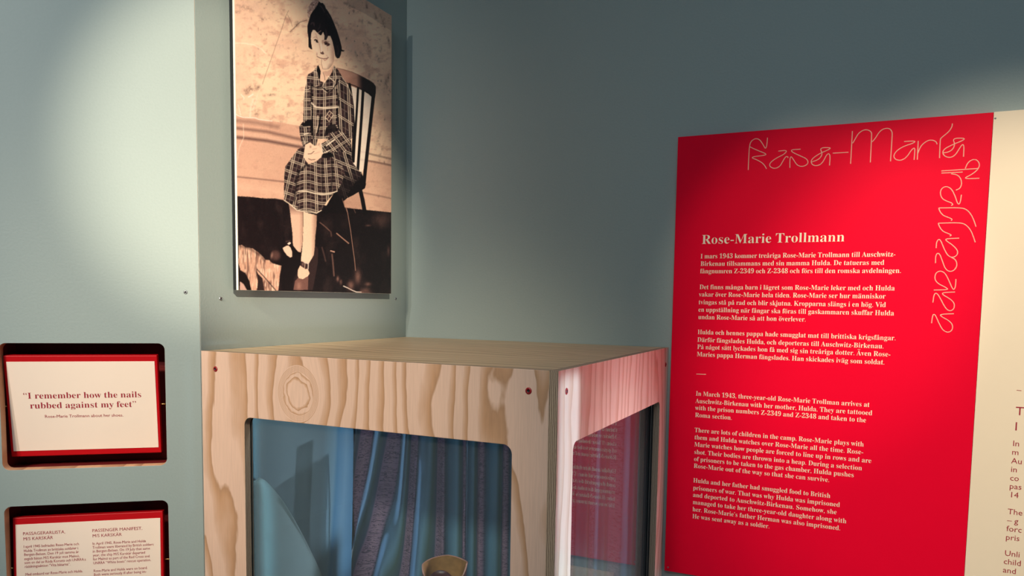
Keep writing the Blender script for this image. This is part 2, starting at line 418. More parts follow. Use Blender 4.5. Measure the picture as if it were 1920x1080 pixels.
def ply_edge(name, t, axis=1, seed=0.0):
    """sawn edge of a board: veneers stacked along the thickness"""
    mt, nt, b = material(name)
    L = nt.links
    tc = N(nt, 'ShaderNodeTexCoord')
    mp = N(nt, 'ShaderNodeMapping')
    s = [60.0, 60.0, 60.0]; s[axis] = 5.0 / t * 0.35
    mp.inputs['Scale'].default_value = s; mp.inputs['Location'].default_value = (seed, seed, seed)
    L.new(tc.outputs['Object'], mp.inputs[0])
    nz = N(nt, 'ShaderNodeTexNoise'); nz.inputs['Scale'].default_value = 1.0; nz.inputs['Detail'].default_value = 5
    L.new(mp.outputs[0], nz.inputs['Vector'])
    sep = N(nt, 'ShaderNodeSeparateXYZ'); L.new(tc.outputs['Object'], sep.inputs[0])
    ma = N(nt, 'ShaderNodeMath', operation='MULTIPLY_ADD'); L.new(sep.outputs[axis], ma.inputs[0]); ma.inputs[1].default_value = 2 * math.pi * 5 / t
    mb_ = N(nt, 'ShaderNodeMath', operation='MULTIPLY'); L.new(nz.outputs['Fac'], mb_.inputs[0]); mb_.inputs[1].default_value = 4.5
    L.new(mb_.outputs[0], ma.inputs[2])
    sn = N(nt, 'ShaderNodeMath', operation='SINE'); L.new(ma.outputs[0], sn.inputs[0])
    mr = N(nt, 'ShaderNodeMapRange'); L.new(sn.outputs[0], mr.inputs[0]); mr.inputs[1].default_value = -1; mr.inputs[2].default_value = 1
    ramp = N(nt, 'ShaderNodeValToRGB'); L.new(mr.outputs[0], ramp.inputs[0])
    e = ramp.color_ramp.elements
    e[0].position = 0.15; e[0].color = (0.16, 0.095, 0.065, 1)
    e[1].position = 0.65; e[1].color = (0.54, 0.40, 0.28, 1)
    L.new(ramp.outputs[0], b.inputs['Base Color']); b.inputs['Roughness'].default_value = 0.75
    return mt

def glass(name):
    mt = bpy.data.materials.new(name); mt.use_nodes = True
    nt = mt.node_tree; nt.nodes.clear()
    out = N(nt, 'ShaderNodeOutputMaterial')
    fr = N(nt, 'ShaderNodeFresnel')
    # the light path is not bent inside the thin pane, so the inner side needs the inverse index
    geo = N(nt, 'ShaderNodeNewGeometry'); mr = N(nt, 'ShaderNodeMapRange')
    mr.inputs[3].default_value = 1.5; mr.inputs[4].default_value = 1 / 1.5
    nt.links.new(geo.outputs['Backfacing'], mr.inputs[0]); nt.links.new(mr.outputs[0], fr.inputs['IOR'])
    tr = N(nt, 'ShaderNodeBsdfTransparent'); tr.inputs[0].default_value = (0.90, 0.955, 0.96, 1)
    gl = N(nt, 'ShaderNodeBsdfGlossy'); gl.inputs['Roughness'].default_value = 0.0; gl.inputs[0].default_value = (1, 1, 1, 1)
    mx = N(nt, 'ShaderNodeMixShader')
    nt.links.new(fr.outputs[0], mx.inputs[0]); nt.links.new(tr.outputs[0], mx.inputs[1]); nt.links.new(gl.outputs[0], mx.inputs[2])
    df = N(nt, 'ShaderNodeBsdfDiffuse'); df.inputs[0].default_value = (0.75, 0.78, 0.80, 1)
    m2 = N(nt, 'ShaderNodeMixShader'); m2.inputs[0].default_value = 0.02          # faint pale diffuse haze over the pane
    nt.links.new(mx.outputs[0], m2.inputs[1]); nt.links.new(df.outputs[0], m2.inputs[2])
    nt.links.new(m2.outputs[0], out.inputs[0])
    return mt
M_glass = glass('clear_glass')

# ------------------------------------------------------------------ lettering
_glyphs = {}
def _raw(body, offset):
    cu = bpy.data.curves.new('glyph', 'FONT'); cu.body = body; cu.size = 1.0; cu.resolution_u = 2; cu.offset = offset
    cu.dimensions = '2D'; cu.fill_mode = 'FRONT'
    o = bpy.data.objects.new('glyph', cu); col.objects.link(o)
    dg = bpy.context.evaluated_depsgraph_get()
    me = bpy.data.meshes.new_from_object(o.evaluated_get(dg))
    co = np.empty(len(me.vertices) * 3); me.vertices.foreach_get('co', co); co = co.reshape(-1, 3)[:, :2].copy()
    fc = [tuple(p.vertices) for p in me.polygons]
    bpy.data.objects.remove(o); bpy.data.curves.remove(cu); bpy.data.meshes.remove(me)
    return co, fc

def _serif(ch):
    if 'A' <= ch <= 'Z': return chr(0x1D400 + ord(ch) - 65)
    if 'a' <= ch <= 'z': return chr(0x1D41A + ord(ch) - 97)
    if '0' <= ch <= '9': return chr(0x1D7CE + ord(ch) - 48)
    return ch

def _dot(cx, cy, r, n=8):
    return [(cx + r * math.cos(2 * math.pi * k / n), cy + r * math.sin(2 * math.pi * k / n)) for k in range(n)], [tuple(range(n))]

def _ring(cx, cy, r, w, n=12):
    v = []
    for k in range(n):
        a = 2 * math.pi * k / n
        v.append((cx + r * math.cos(a), cy + r * math.sin(a))); v.append((cx + (r - w) * math.cos(a), cy + (r - w) * math.sin(a)))
    return v, [(2 * k, (2 * k + 2) % (2 * n), (2 * k + 3) % (2 * n), 2 * k + 1) for k in range(n)]

def glyph(ch, kind):
    key = (ch, kind)
    if key in _glyphs: return _glyphs[key]
    if ch == ' ':
        _glyphs[key] = (np.zeros((0, 2)), [], 0.26); return _glyphs[key]
    acc = {'å': ('a', 'r'), 'ä': ('a', 'd'), 'ö': ('o', 'd'), 'Ä': ('A', 'd'), 'Å': ('A', 'r'), 'Ö': ('O', 'd')}
    offset = -0.0075 if kind == 'serif' else 0.0
    if ch in acc and kind == 'serif':
        base, k = acc[ch]
        co, fc, adv = glyph(base, kind)
        cx = (co[:, 0].min() + co[:, 0].max()) / 2; top = co[:, 1].max()
        parts = [_ring(cx, top + 0.13, 0.095, 0.04)] if k == 'r' else [_dot(cx - 0.11, top + 0.12, 0.058), _dot(cx + 0.11, top + 0.12, 0.058)]
        V = co.tolist(); F = list(fc)
        for v, f in parts:
            n = len(V); V += v; F += [tuple(i + n for i in q) for q in f]
        _glyphs[key] = (np.array(V), F, adv); return _glyphs[key]
    body = _serif(ch) if kind == 'serif' else ch
    co, fc = _raw(body, offset)
    bar, _ = _raw('I', 0.0); both, _ = _raw(body + 'I', 0.0)
    adv = both[:, 0].max() - bar[:, 0].max()
    _glyphs[key] = (co, fc, adv)
    return _glyphs[key]

_caps = {}
def cap_height(kind):
    if kind not in _caps:
        c = glyph('H', kind)[0]; _caps[kind] = c[:, 1].max() - c[:, 1].min()
    return _caps[kind]

def lettering(name, spec, y, mat, parent):
    """printed lines in the parent's x-z plane; each line = (text, x, baseline, width or 0)"""
    kind, cap, lines = spec
    V = []; F = []; n = 0
    s = cap / cap_height(kind)
    for text, x0, z0, width in lines:
        x = 0.0; segs = []
        for ch in text:
            co, fc, adv = glyph(ch, kind)
            segs.append((x, co, fc)); x += adv
        sx = s if not width else width / max(x, 1e-6)
        for gx, co, fc in segs:
            if len(co) == 0: continue
            px = x0 + (gx + co[:, 0]) * sx; pz = z0 + co[:, 1] * s
            V.append(np.stack([px, np.full(len(px), y), pz], 1)); F += [tuple(i + n for i in q) for q in fc]; n += len(co)
    V = np.concatenate(V)
    return mesh_object(name, V.tolist(), F, mat, parent)

def strokes(name, lines, width, y, mat, parent, depth=0.0006, smooth_iter=3):
    """narrow raised bands following the given lines"""
    V = []; F = []
    for ln in lines:
        pts = [np.array(q, float) for q in ln]
        for _ in range(smooth_iter if len(pts) > 2 else 0):      # Chaikin corner cutting keeps the ends
            new = [pts[0]]
            for a, b_ in zip(pts[:-1], pts[1:]):
                new += [a * 0.75 + b_ * 0.25, a * 0.25 + b_ * 0.75]
            new.append(pts[-1]); pts = new
        P = np.array(pts); d = np.gradient(P, axis=0); d /= np.linalg.norm(d, axis=1)[:, None] + 1e-9
        nrm = np.stack([-d[:, 1], d[:, 0]], 1) * width / 2
        b0 = len(V)
        for q, w in zip(P, nrm):
            V += [(q[0] + w[0], y, q[1] + w[1]), (q[0], y - depth, q[1]), (q[0] - w[0], y, q[1] - w[1])]
        for k in range(len(P) - 1):
            i = b0 + 3 * k
            F += [(i, i + 3, i + 4, i + 1), (i + 1, i + 4, i + 5, i + 2)]
    return mesh_object(name, V, F, mat, parent)

# ------------------------------------------------------------------ the room
CASE_W, CASE_D = 0.62, 0.60145
WALL_TOP = 1.6
wall_back = sheet('wall_back', [(-0.02, -FLOOR_LIFT), (3.4, -FLOOR_LIFT), (3.4, WALL_TOP), (-0.02, WALL_TOP)], [], 0.02, [M_wall], bevel=0.0002)
structure(wall_back)['label'] = 'blue-grey painted wall behind the case and the red panel'
wall_left = sheet('wall_left', [(-CASE_D + 0.0006, -FLOOR_LIFT), (-0.0006, -FLOOR_LIFT), (-0.0006, WALL_TOP), (-CASE_D + 0.0006, WALL_TOP)], [], 0.0105, [M_wall], bevel=0.0002)
wall_left.rotation_euler = (0, 0, math.pi / 2)
structure(wall_left)['label'] = 'blue-grey painted wall that carries the large portrait'
LB_T = 0.018
LBA = math.radians(38)
def lb(x, y, z):     # board frame -> layout frame
    return Vector((x * math.cos(LBA) - y * math.sin(LBA), -CASE_D + x * math.sin(LBA) + y * math.cos(LBA), z))
openings = [(-0.290, -0.0540, -0.1855, 0.0117), (-0.2902, -0.0538, -0.4408, -0.2433)]
M_lbedge = plywood('pine_plywood_edge', freq=10, light=(0.85, 0.50, 0.30), dark=(0.55, 0.28, 0.16))
wall_side = sheet('wall_side', [(-1.5, -FLOOR_LIFT), (-0.0004, -FLOOR_LIFT), (-0.0004, WALL_TOP), (-1.5, WALL_TOP)],
                  [rounded_rect(*o, 0.0105) for o in openings], LB_T, [M_wall, M_lbedge], bevel=0.0004)
wall_side.location = lb(0, 0, 0) + ROOT
wall_side.rotation_euler = (0, 0, LBA)
structure(wall_side)['label'] = 'angled blue-grey board wall with two rounded openings for flip cards'
for x0, x1, z0, z1 in openings:
    g = 0.004; d0, d1 = LB_T, 0.075; t = 0.006
    parts = [box_data(x0 - g - t, x0 - g, d0, d1, z0 - g, z1 + g), box_data(x1 + g, x1 + g + t, d0, d1, z0 - g, z1 + g),
             box_data(x0 - g - t, x1 + g + t, d0, d1, z0 - g - t, z0 - g), box_data(x0 - g - t, x1 + g + t, d0, d1, z1 + g, z1 + g + t),
             box_data(x0 - g - t, x1 + g + t, d1, d1 + t, z0 - g - t, z1 + g + t)]
    v, f = merge(parts)
    mesh_object('recess_box', v, f, M_red_dark, wall_side)
# rest of the room, behind the viewer
for nm, bd in (('wall_front', (-2.5, 3.6, -4.3, -4.2)), ('wall_right', (3.4, 3.5, -4.2, 0.02)), ('wall_far', (-2.5, -2.4, -4.2, 0.02))):
    structure(mesh_object(nm, *box_data(*bd, -FLOOR_LIFT, WALL_TOP), M_wall))['label'] = 'blue-grey painted wall of the room'
structure(mesh_object('ceiling', *box_data(-2.5, 3.5, -4.3, 0.5, WALL_TOP, WALL_TOP + 0.05), plain('dark_ceiling', (0.05, 0.05, 0.055), 0.8)))['label'] = 'dark ceiling'
fl = mesh_object('floor', *box_data(-2.5, 3.5, -4.3, 0.6, -FLOOR_LIFT - 0.05, -FLOOR_LIFT), M_floor)
structure(fl)['label'] = 'dark grey floor'

_screw_mesh = {}
def screw(parent, x, z, r, mats, y=0.0, deep=0.0012):
    key = (r, mats[0].name)
    if key not in _screw_mesh:
        v, f = lathe([(0.00001, 0.0003), (r * 0.42, 0.0003), (r * 0.45, deep * 0.8), (r * 0.55, deep), (r * 0.85, deep * 0.8), (r, 0.0), (r, -0.0006)], 20, 'y')
        me = bpy.data.meshes.new('screw'); me.from_pydata(v, [], f)
        for q in mats: me.materials.append(q)
        for p in me.polygons:
            p.material_index = 1 if p.index < 40 else 0
            p.use_smooth = True
        _screw_mesh[key] = me
    o = bpy.data.objects.new('screw', _screw_mesh[key]); o.location = (x, y, z)
    col.objects.link(o); o.parent = parent
    return o
screw(wall_side, -0.0211, 0.0937, 0.0032, (M_steel, M_dark))
screw(wall_left, -0.5578, 0.0842, 0.0034, (M_steel, M_dark))
screw(wall_left, -0.0420, 0.0886, 0.0034, (M_steel, M_dark))

# ------------------------------------------------------------------ text panels on the back wall
def wall_panel(x0, x1, z0, z1, mat, label, name='text_panel'):
    t = thing(name, (0, 0, 0), label, 'panel')
    b = bevelled_box('board', x0, x1, -0.010, -0.0004, z0, z1, mat, t, 0.0004)
    return t
red = wall_panel(0.6273, 1.1463, -0.4521, 0.4085, M_red, 'tall bright red text panel with cream lettering, right of the plywood case')
Y = -0.0103
lettering('heading', TEXT_HEADING, Y, M_cream_text, red)
for spec in (TEXT_SV1, TEXT_SV2, TEXT_SV3, TEXT_EN1, TEXT_EN2, TEXT_EN3):
    lettering('paragraph', spec, Y, M_cream_text, red)
strokes('divider_line', [DASH_RED], 0.0009, Y, M_cream_text, red, 0.0002)
so = strokes('script_lettering', SCRIPT_STROKES, 0.0015, -0.01005, M_script, red, 0.0005)
so['label'] = 'thin looping cream line lettering along the top and right edge'
screw(red, 0.6345, -0.4445, 0.0016, (M_steel, M_dark), y=-0.010, deep=0.0006)
cream = wall_panel(1.1468, 1.74, -0.4521, 0.4090, M_cream, 'cream text panel with crimson lettering, cut by the right picture edge')
for ln in TEXT_CREAM_HEADING[2]: lettering('heading', (TEXT_CREAM_HEADING[0], TEXT_CREAM_HEADING[1], [ln]), Y, M_crimson, cream)
lettering('paragraph', TEXT_CREAM, Y, M_crimson, cream)
strokes('divider_line', [DASH_CREAM], 0.0009, Y, M_crimson, cream, 0.0002)
screw(cream, 1.1493, 0.3985, 0.0016, (M_steel, M_dark), y=-0.010, deep=0.0006)
low = wall_panel(0.68, 0.93, -0.66, -0.478, M_cream, 'small cream caption card below the red panel, seen mirrored in the glass', 'caption_card')

# ------------------------------------------------------------------ flip cards in the openings
def flip_card(cx, cz, w, h, depth, tilt, mx, mz, label, texts):
    t = bpy.data.objects.new('flip_card', None); t.empty_display_size = 0.03
    t.location = lb(-cx, depth, cz); link(t)
    t.rotation_euler = (tilt, 0, LBA)
    tag(t, label, 'card', 'flip cards in the wall openings')
    v, f = box_data(-w / 2, w / 2, 0, 0.012, -h / 2, h / 2)
    fr = mesh_object('frame', v, f, M_red_paint, t)
    bv = fr.modifiers.new('bevel', 'BEVEL'); bv.width = 0.0012; bv.segments = 2
    mesh_object('card_face', *box_data(-w / 2 + mx, w / 2 - mx, -0.0005, 0.0002, -h / 2 + mz, h / 2 - mz), M_cream_card, t)
    for s in (-1, 1):
        v, f = lathe([(0.00001, 0), (0.0013, 0), (0.0013, 0.0105), (0.00001, 0.0105)], 12)
        v = [(s * (w / 2 + z_), y_ + 0.004, x_) for x_, y_, z_ in v]
        mesh_object('hinge_pin', v, f, M_brass, t, smooth=True)
    for nm, spec in texts:
        lettering(nm, spec, -0.0008, M_crimson, t)
    return t
flip_card(0.1782, -0.0894, 0.2203, 0.163, 0.02, 0.1041, 0.0041, 0.0095, 'red framed flip card with a quotation in large crimson lettering, in the upper opening',
          [('quotation', TEXT_CARD1), ('caption', TEXT_CARD1_SUB)])
flip_card(0.1763, -0.3478, 0.2204, 0.163, 0.0161, -0.0397, 0.0042, 0.011, 'red framed flip card with two columns of small text, in the lower opening',
          [('heading', TEXT_CARD2_HEADS[:2] + (TEXT_CARD2_HEADS[2][:2],)), ('heading', TEXT_CARD2_HEADS[:2] + (TEXT_CARD2_HEADS[2][2:],)),
           ('paragraph', TEXT_CARD2_BODY[:2] + (TEXT_CARD2_BODY[2][:7],)), ('paragraph', TEXT_CARD2_BODY[:2] + (TEXT_CARD2_BODY[2][7:],))])

# ------------------------------------------------------------------ the portrait print
def paint_portrait(nu, nv, y0, y1, z0, z1):
    """Colours of the printed photograph, painted shape by shape. Shapes are given in the print's own measuring
    grid (i, j); PORTRAIT_H maps panel metres to that grid."""
    SS = 2
    yy = np.linspace(y0, y1, nu * SS); zz = np.linspace(z0, z1, nv * SS)
    Yg, Zg = np.meshgrid(yy, zz)
    h = PORTRAIT_H
    den = h[6] * Yg + h[7] * Zg + 1.0
    X = (h[0] * Yg + h[1] * Zg + h[2]) / den
    Yp = (h[3] * Yg + h[4] * Zg + h[5]) / den
    C = np.empty(X.shape + (3,))
    rng = np.random.RandomState(7)
    def vnoise(sx, sy, x=None, y=None, ox=0.0):
        x = X if x is None else x; y = Yp if y is None else y
        g = rng.rand(256, 256)
        a = (x + ox) / sx + 500; b = (y + ox) / sy + 500
        ia = np.floor(a).astype(int); ib = np.floor(b).astype(int); fa = a - ia; fb = b - ib
        fa = fa * fa * (3 - 2 * fa); fb = fb * fb * (3 - 2 * fb)
        G = lambda i, j: g[i % 256, j % 256]
        return (G(ia, ib) * (1 - fa) + G(ia + 1, ib) * fa) * (1 - fb) + (G(ia, ib + 1) * (1 - fa) + G(ia + 1, ib + 1) * fa) * fb
    def fbm(sx, sy, n=4):
        s = 0; a = 1; t = 0
        for k in range(n):
            s = s + a * vnoise(sx / 2 ** k, sy / 2 ** k, ox=31 * k); t += a; a *= 0.55
        return s / t
    def inside(pts):
        P = np.array(pts, float); m_ = np.zeros(X.shape, bool)
        bb = (X > P[:, 0].min()) & (X < P[:, 0].max()) & (Yp > P[:, 1].min()) & (Yp < P[:, 1].max())
        x = X[bb]; y = Yp[bb]; r = np.zeros(x.shape, bool)
        for (ax, ay), (bx, by) in zip(P, np.roll(P, -1, 0)):
            if ay == by: continue
            r ^= ((ay > y) != (by > y)) & (x < (bx - ax) * (y - ay) / (by - ay) + ax)
        m_[bb] = r
        return m_
    def put(mask, colr, a=1.0):
        w = (mask * a)[..., None] if not isinstance(mask, np.ndarray) or mask.dtype != bool else (mask.astype(float) * a)[..., None]
        C[:] = C * (1 - w) + np.array(colr) / 255.0 * w if not isinstance(colr, np.ndarray) or colr.ndim == 1 else C * (1 - w) + colr * w
    def poly(pts, colr, a=1.0): put(inside(pts), colr, a)
    def line(pts, w, colr, a=1.0, soft=0.7, clip=None):
        P = np.array(pts, float); r = w / 2 + soft
        bb = (X > P[:, 0].min() - r) & (X < P[:, 0].max() + r) & (Yp > P[:, 1].min() - r) & (Yp < P[:, 1].max() + r)
        x = X[bb]; y = Yp[bb]; D = np.full(x.shape, 1e9)
        for (ax, ay), (bx, by) in zip(P[:-1], P[1:]):
            dx, dy = bx - ax, by - ay
            t = np.clip(((x - ax) * dx + (y - ay) * dy) / (dx * dx + dy * dy + 1e-9), 0, 1)
            D = np.minimum(D, np.hypot(x - ax - t * dx, y - ay - t * dy))
        k = np.clip(1 - (D - w / 2 + soft / 2) / soft, 0, 1) * a
        if clip is not None: k = k * clip[bb]
        C[bb] = C[bb] * (1 - k[:, None]) + np.array(colr) / 255.0 * k[:, None]
    def blob(cx, cy, rx, ry, colr, a=1.0, ang=0.0, hard=1.0, rough=False):
        ca, sa = math.cos(math.radians(ang)), math.sin(math.radians(ang))
        u = ((X - cx) * ca + (Yp - cy) * sa) / rx; v = (-(X - cx) * sa + (Yp - cy) * ca) / ry
        d = u * u + v * v
        k = np.exp(-d ** hard * 1.4) * a
        if rough: k = k * np.clip(0.1 + 1.6 * (BN - 0.25), 0, 1)
        C[:] = C * (1 - k[..., None]) + np.array(colr) / 255.0 * k[..., None]
    q1 = lambda s, ox, oy, L: [(ox + x / s, oy + y / s) for x, y in L]
    LIGHT = (252, 214, 172); MID = (150, 108, 90); DK = (26, 18, 20)
    # plaster wall
    BN = vnoise(2.6, 3.4) * 0.6 + vnoise(1.3, 1.7) * 0.4
    f1 = fbm(60, 45); f2 = fbm(16, 13); f3 = fbm(5, 8, 3)
    base = np.array([250, 208, 166]) / 255.0
    C[:] = base
    put(np.clip((f1 - 0.42) * 2.2, 0, 1), (222, 166, 136), 0.75)
    put(np.clip((f2 - 0.54) * 4.0, 0, 1), (205, 150, 122), 0.6)
    f4 = fbm(9, 5, 3); put(np.clip((f4 - 0.62) * 5.0, 0, 1), (170, 120, 100), 0.4); put(np.clip((f1 - 0.5) * 3, 0, 1) * np.clip((f2 - 0.42) * 3, 0, 1), (255, 226, 188), 0.5)
    put(np.clip((f3 - 0.70) * 6.0, 0, 1) * np.clip((f1 - 0.38) * 4, 0, 1) * (0.55 + 0.45 * (X > 640)), (112, 78, 68), 0.75)
    put(np.clip((X - 705) / 40, 0, 1), (190, 140, 112), 0.35)  # spotlight fall-off towards the right edge, painted into the print
    put(inside([(650, -200), (760, -200), (760, 66), (733, 58), (700, 36), (684, 26), (650, 10)]), (150, 118, 100), 0.35)  # cut-off edge of the spotlight beam, painted as a darker corner
    put(np.clip(1 - (X - 438) / 60, 0, 1), (232, 178, 146), 0.45)
    for cx, cy, rx, ry, a, g in ((460, 15, 14, 5, .45, 10), (446, 23, 5, 4, .6, 0), (471, 20, 5, 3, .5, 0), (492, 35, 4, 4, .55, 0), (499, 35, 9, 3, .3, 0),
                                 (470, 165, 7, 6, .75, 0), (485, 166, 6, 6, .75, 0), (462, 172, 6, 6, .7, 0), (508, 178, 9, 3, .6, 0), (556, 45, 4, 5, .75, 20), (557, 46, 9, 2, .5, -50),
                                 (477, 104, 2, 6, .4, 0), (459, 105, 3, 10, .3, 0), (551, 104, 6, 8, .2, 0), (481, 212, 5, 7, .6, 0), (540, 214, 6, 4, .4, 0), (507, 235, 4, 9, .6, 0), (526, 236, 4, 10, .55, 10),
                                 (557, 238, 4, 4, .6, 0), (482, 302, 3, 2, .5, 0), (663, 18, 3, 8, .7, 0), (655, 12, 5, 3, .5, 30), (648, 7, 5, 3, .5, 40), (687, 10, 2, 8, .6, 0), (688, 15, 1.5, 1.5, .9, 0),
                                 (705, 32, 3, 10, .6, -15), (712, 28, 2, 6, .6, -20), (719, 42, 3, 12, .7, -10), (729, 34, 1, 1, 1, 0), (693, 43, 5, 3, .6, 30), (729, 78, 2.2, 8, .8, -15),
                                 (679, 40, 2, 8, .4, 0), (633, 46, 2.5, 9, .5, -35), (651, 73, 5, 4, .35, 0), (687, 83, 3, 2, .8, 30), (677, 100, 3, 7, .5, -20), (692, 92, 4, 8, .3, 0), (713, 92, 3, 8, .5, 0), (667, 101, 2, 6, .4, -15),
                                 (649, 121, 1, 3, .6, -20), (708, 108, 3, 8, .4, -20), (728, 145, 2, 6, .7, 0), (724, 157, 4, 12, .7, 10), (692, 140, 2, 6, .4, 0), (680, 218, 5, 5, .5, 0), (690, 220, 6, 2, .5, 0),
                                 (716, 280, 2, 14, .5, 18), (709, 262, 3, 20, .35, 15)):
        blob(cx, cy, rx * 1.15, ry * 1.15, (96, 66, 58), a, g, 1.0, True)
    line([(541, 20), (536, 30), (528, 55), (519, 80), (508, 112), (498, 140), (492, 158)], 0.8, (120, 86, 72), 0.7)
    line([(575, 38), (562, 42), (556, 48), (544, 60)], 1.0, (80, 54, 48), 0.7)
    line([(539, 28), (545, 40), (548, 50)], 0.8, (120, 86, 72), 0.6)
    line([(441, 81), (450, 81), (462, 82), (475, 84), (490, 92), (498, 100)], 2.2, (253, 222, 186), 0.7, 2)
    # creased lower wall and mouldings
    sh = inside([(440, 216), (470, 221), (510, 227), (560, 236), (575, 240), (575, 385), (530, 376), (440, 368)])
    put(sh, (214, 158, 128), 0.75)
    put(inside([(690, 300), (740, 310), (740, 405), (680, 392), (680, 300)]), (214, 158, 128), 0.6)
    def band(pts, w, a, c=(80, 54, 50)): line(pts, w, c, a, soft=w)
    band([(440, 226), (480, 230), (520, 238)], 7, 0.35)
    band([(440, 240), (500, 247), (575, 264)], 5, 0.55)
    band([(440, 248), (500, 257), (575, 274)], 6, 0.25, (250, 205, 170))
    band([(440, 257), (500, 264), (575, 278)], 5, 0.75)
    band([(440, 331), (480, 335), (535, 341)], 2.5, 0.5)
    band([(440, 350), (480, 353), (535, 362)], 14, 0.35, (244, 196, 160))
    band([(672, 283), (699, 290), (738, 299)], 3, 0.5); band([(672, 299), (700, 303), (738, 311)], 3, 0.6); band([(680, 361), (738, 373)], 2.5, 0.4)
    line([(441, 213), (446, 217), (455, 220), (470, 221), (478, 221), (485, 224), (500, 226), (510, 227)], 1.1, (255, 240, 214), 1.0)
    line([(446, 196), (449, 206), (451, 216)], 1.6, (252, 220, 190), 0.8); line([(475, 186), (470, 200), (469, 220)], 3.0, (250, 214, 180), 0.8, 2)
    line([(483, 178), (478, 195), (474, 206)], 1.0, (252, 224, 196), 0.7); line([(456, 232), (457, 258), (449, 276), (445, 300)], 1.0, (250, 216, 184), 0.8)
    line([(452, 177), (458, 184), (456, 187)], 1.5, (253, 226, 200), 0.8); line([(466, 182), (474, 177)], 2.5, (253, 226, 200), 0.8)
    # dark floor
    fl_ = inside([(430, 366), (447.7, 367.8), (470, 369), (496.7, 372), (515, 372), (532, 375), (580, 382), (640, 388), (692.7, 394), (742, 399), (760, 401), (760, 580), (430, 580)])
    put(fl_, DK)
    put(fl_, (60, 44, 40), 0.5 * 1.0) if False else None
    put((np.clip((fbm(18, 30) - 0.52) * 3, 0, 1) * fl_), (70, 52, 46), 0.45)
    put((np.clip((vnoise(1.2, 1.2) - 0.7) * 3, 0, 1) * fl_), (95, 72, 62), 0.25)
    # chair back
    rail = [(628, 126), (631.7, 127.5), (645, 130), (660, 135), (672, 140), (681.7, 145), (692, 150), (700, 156), (704.2, 161.7), (704.5, 172), (702.8, 184), (698, 183), (690, 176), (680, 170), (665, 164), (650.5, 158), (640, 156)]
    poly(rail, (170, 122, 100)); r_ = inside(rail)
    put((np.clip((X - 668) / 12, 0, 1) * r_), (32, 22, 24), 0.97)
    put((np.clip((150 - Yp - (X - 660) * 0.4) / 10, 0, 1) * r_ * (X < 672)), (225, 168, 138), 0.4)
    line([(645, 154), (665, 161), (690, 173), (702, 182)], 1.6, (20, 14, 16), 0.9)
    line([(631.7, 127.5), (660, 135), (681.7, 145), (700, 156)], 0.9, (110, 78, 66), 0.8)
    gap = inside([(650, 160), (665, 164), (680, 170), (697, 182), (692, 240), (684, 310), (678, 325), (660, 310), (664, 240)])
    put(gap, (254, 232, 204), 0.8)
    line([(655, 158), (661, 200), (663, 250), (661, 300)], 5.0, (20, 14, 16)); line([(671, 166), (668.5, 210), (665, 260), (662.5, 303)], 4.2, (20, 14, 16)); line([(680.5, 170), (677.5, 220), (674, 270), (670.5, 318)], 5.2, (20, 14, 16))
    line([(699.5, 182), (695, 225), (690, 270), (685.5, 310), (682, 345)], 6.4, (20, 14, 16)); line([(702, 190), (697, 235), (690, 290)], 0.8, (150, 106, 90), 0.5)
    poly([(600, 400), (612, 385), (625, 363), (640, 345), (655, 322), (677, 322), (686, 345), (684, 353), (662, 366), (650, 372), (645, 377), (648, 400)], (22, 15, 17))
    put(inside([(643, 377), (662, 366), (676, 359), (681, 395), (690, 394), (660, 391), (646, 389)]), (190, 138, 112), 0.75)
    line([(675, 356), (679, 372), (684, 400)], 7.5, (20, 14, 16)); blob(682, 366, 1.2, 4, (220, 160, 130), 0.6)
    # legs and shoes
    L7 = lambda L: q1(5.4, 440, 360, L)
    lg = L7([(545, 105), (600, 150), (690, 190), (692, 400), (685, 520), (668, 610), (640, 602), (590, 540), (588, 500), (585, 420), (572, 310), (560, 200)])
    poly(lg, (238, 188, 154)); k = inside(lg); put(np.clip((X - 561) / 9, 0, 1) * k, (140, 96, 78), 0.6); put(np.clip((404 - Yp) / 14, 0, 1) * k, (90, 60, 52), 0.5)
    lg = L7([(695, 200), (830, 235), (828, 340), (815, 450), (810, 560), (800, 640), (750, 722), (668, 702), (680, 600), (690, 480), (694, 350)])
    poly(lg, (250, 206, 168)); k = inside(lg); put(np.clip((X - 583) / 10, 0, 1) * k, (150, 104, 84), 0.7)
    poly(L7([(350, 600), (400, 575), (470, 570), (520, 560), (570, 500), (600, 590), (668, 612), (670, 700), (640, 780), (600, 860), (575, 990), (470, 990), (470, 745), (400, 720)]), (22, 15, 17))
    blob(*L7([(415, 640)])[0], 10, 11, (96, 66, 58), 0.9, 0, 2.0); blob(*L7([(375, 640)])[0], 2.4, 7, (190, 140, 116), 0.6, 10)
    poly(L7([(486, 565), (520, 545), (545, 540), (570, 570), (582, 610), (582, 655), (560, 662), (530, 640), (500, 600)]), (246, 200, 166))
    poly(L7([(545, 505), (575, 500), (600, 560), (650, 610), (655, 640), (600, 640), (575, 590)]), (20, 14, 16))
    poly(L7([(530, 522), (555, 505), (572, 515), (550, 535)]), (250, 216, 186)); line(L7([(520, 500), (560, 492)]), 2.0, (90, 66, 58), 0.8)
    poly(L7([(815, 540), (845, 580), (840, 720), (790, 990), (590, 990), (640, 780), (750, 722), (800, 650)]), (54, 38, 36))
    poly(L7([(640, 870), (690, 885), (745, 850), (740, 990), (595, 990), (610, 900)]), (120, 82, 70)); blob(*L7([(650, 950)])[0], 5, 9, (190, 138, 112), 0.55)
    poly(L7([(640, 790), (660, 745), (700, 735), (745, 790), (758, 825), (740, 852), (690, 882), (648, 872), (636, 840)]), (246, 198, 160))
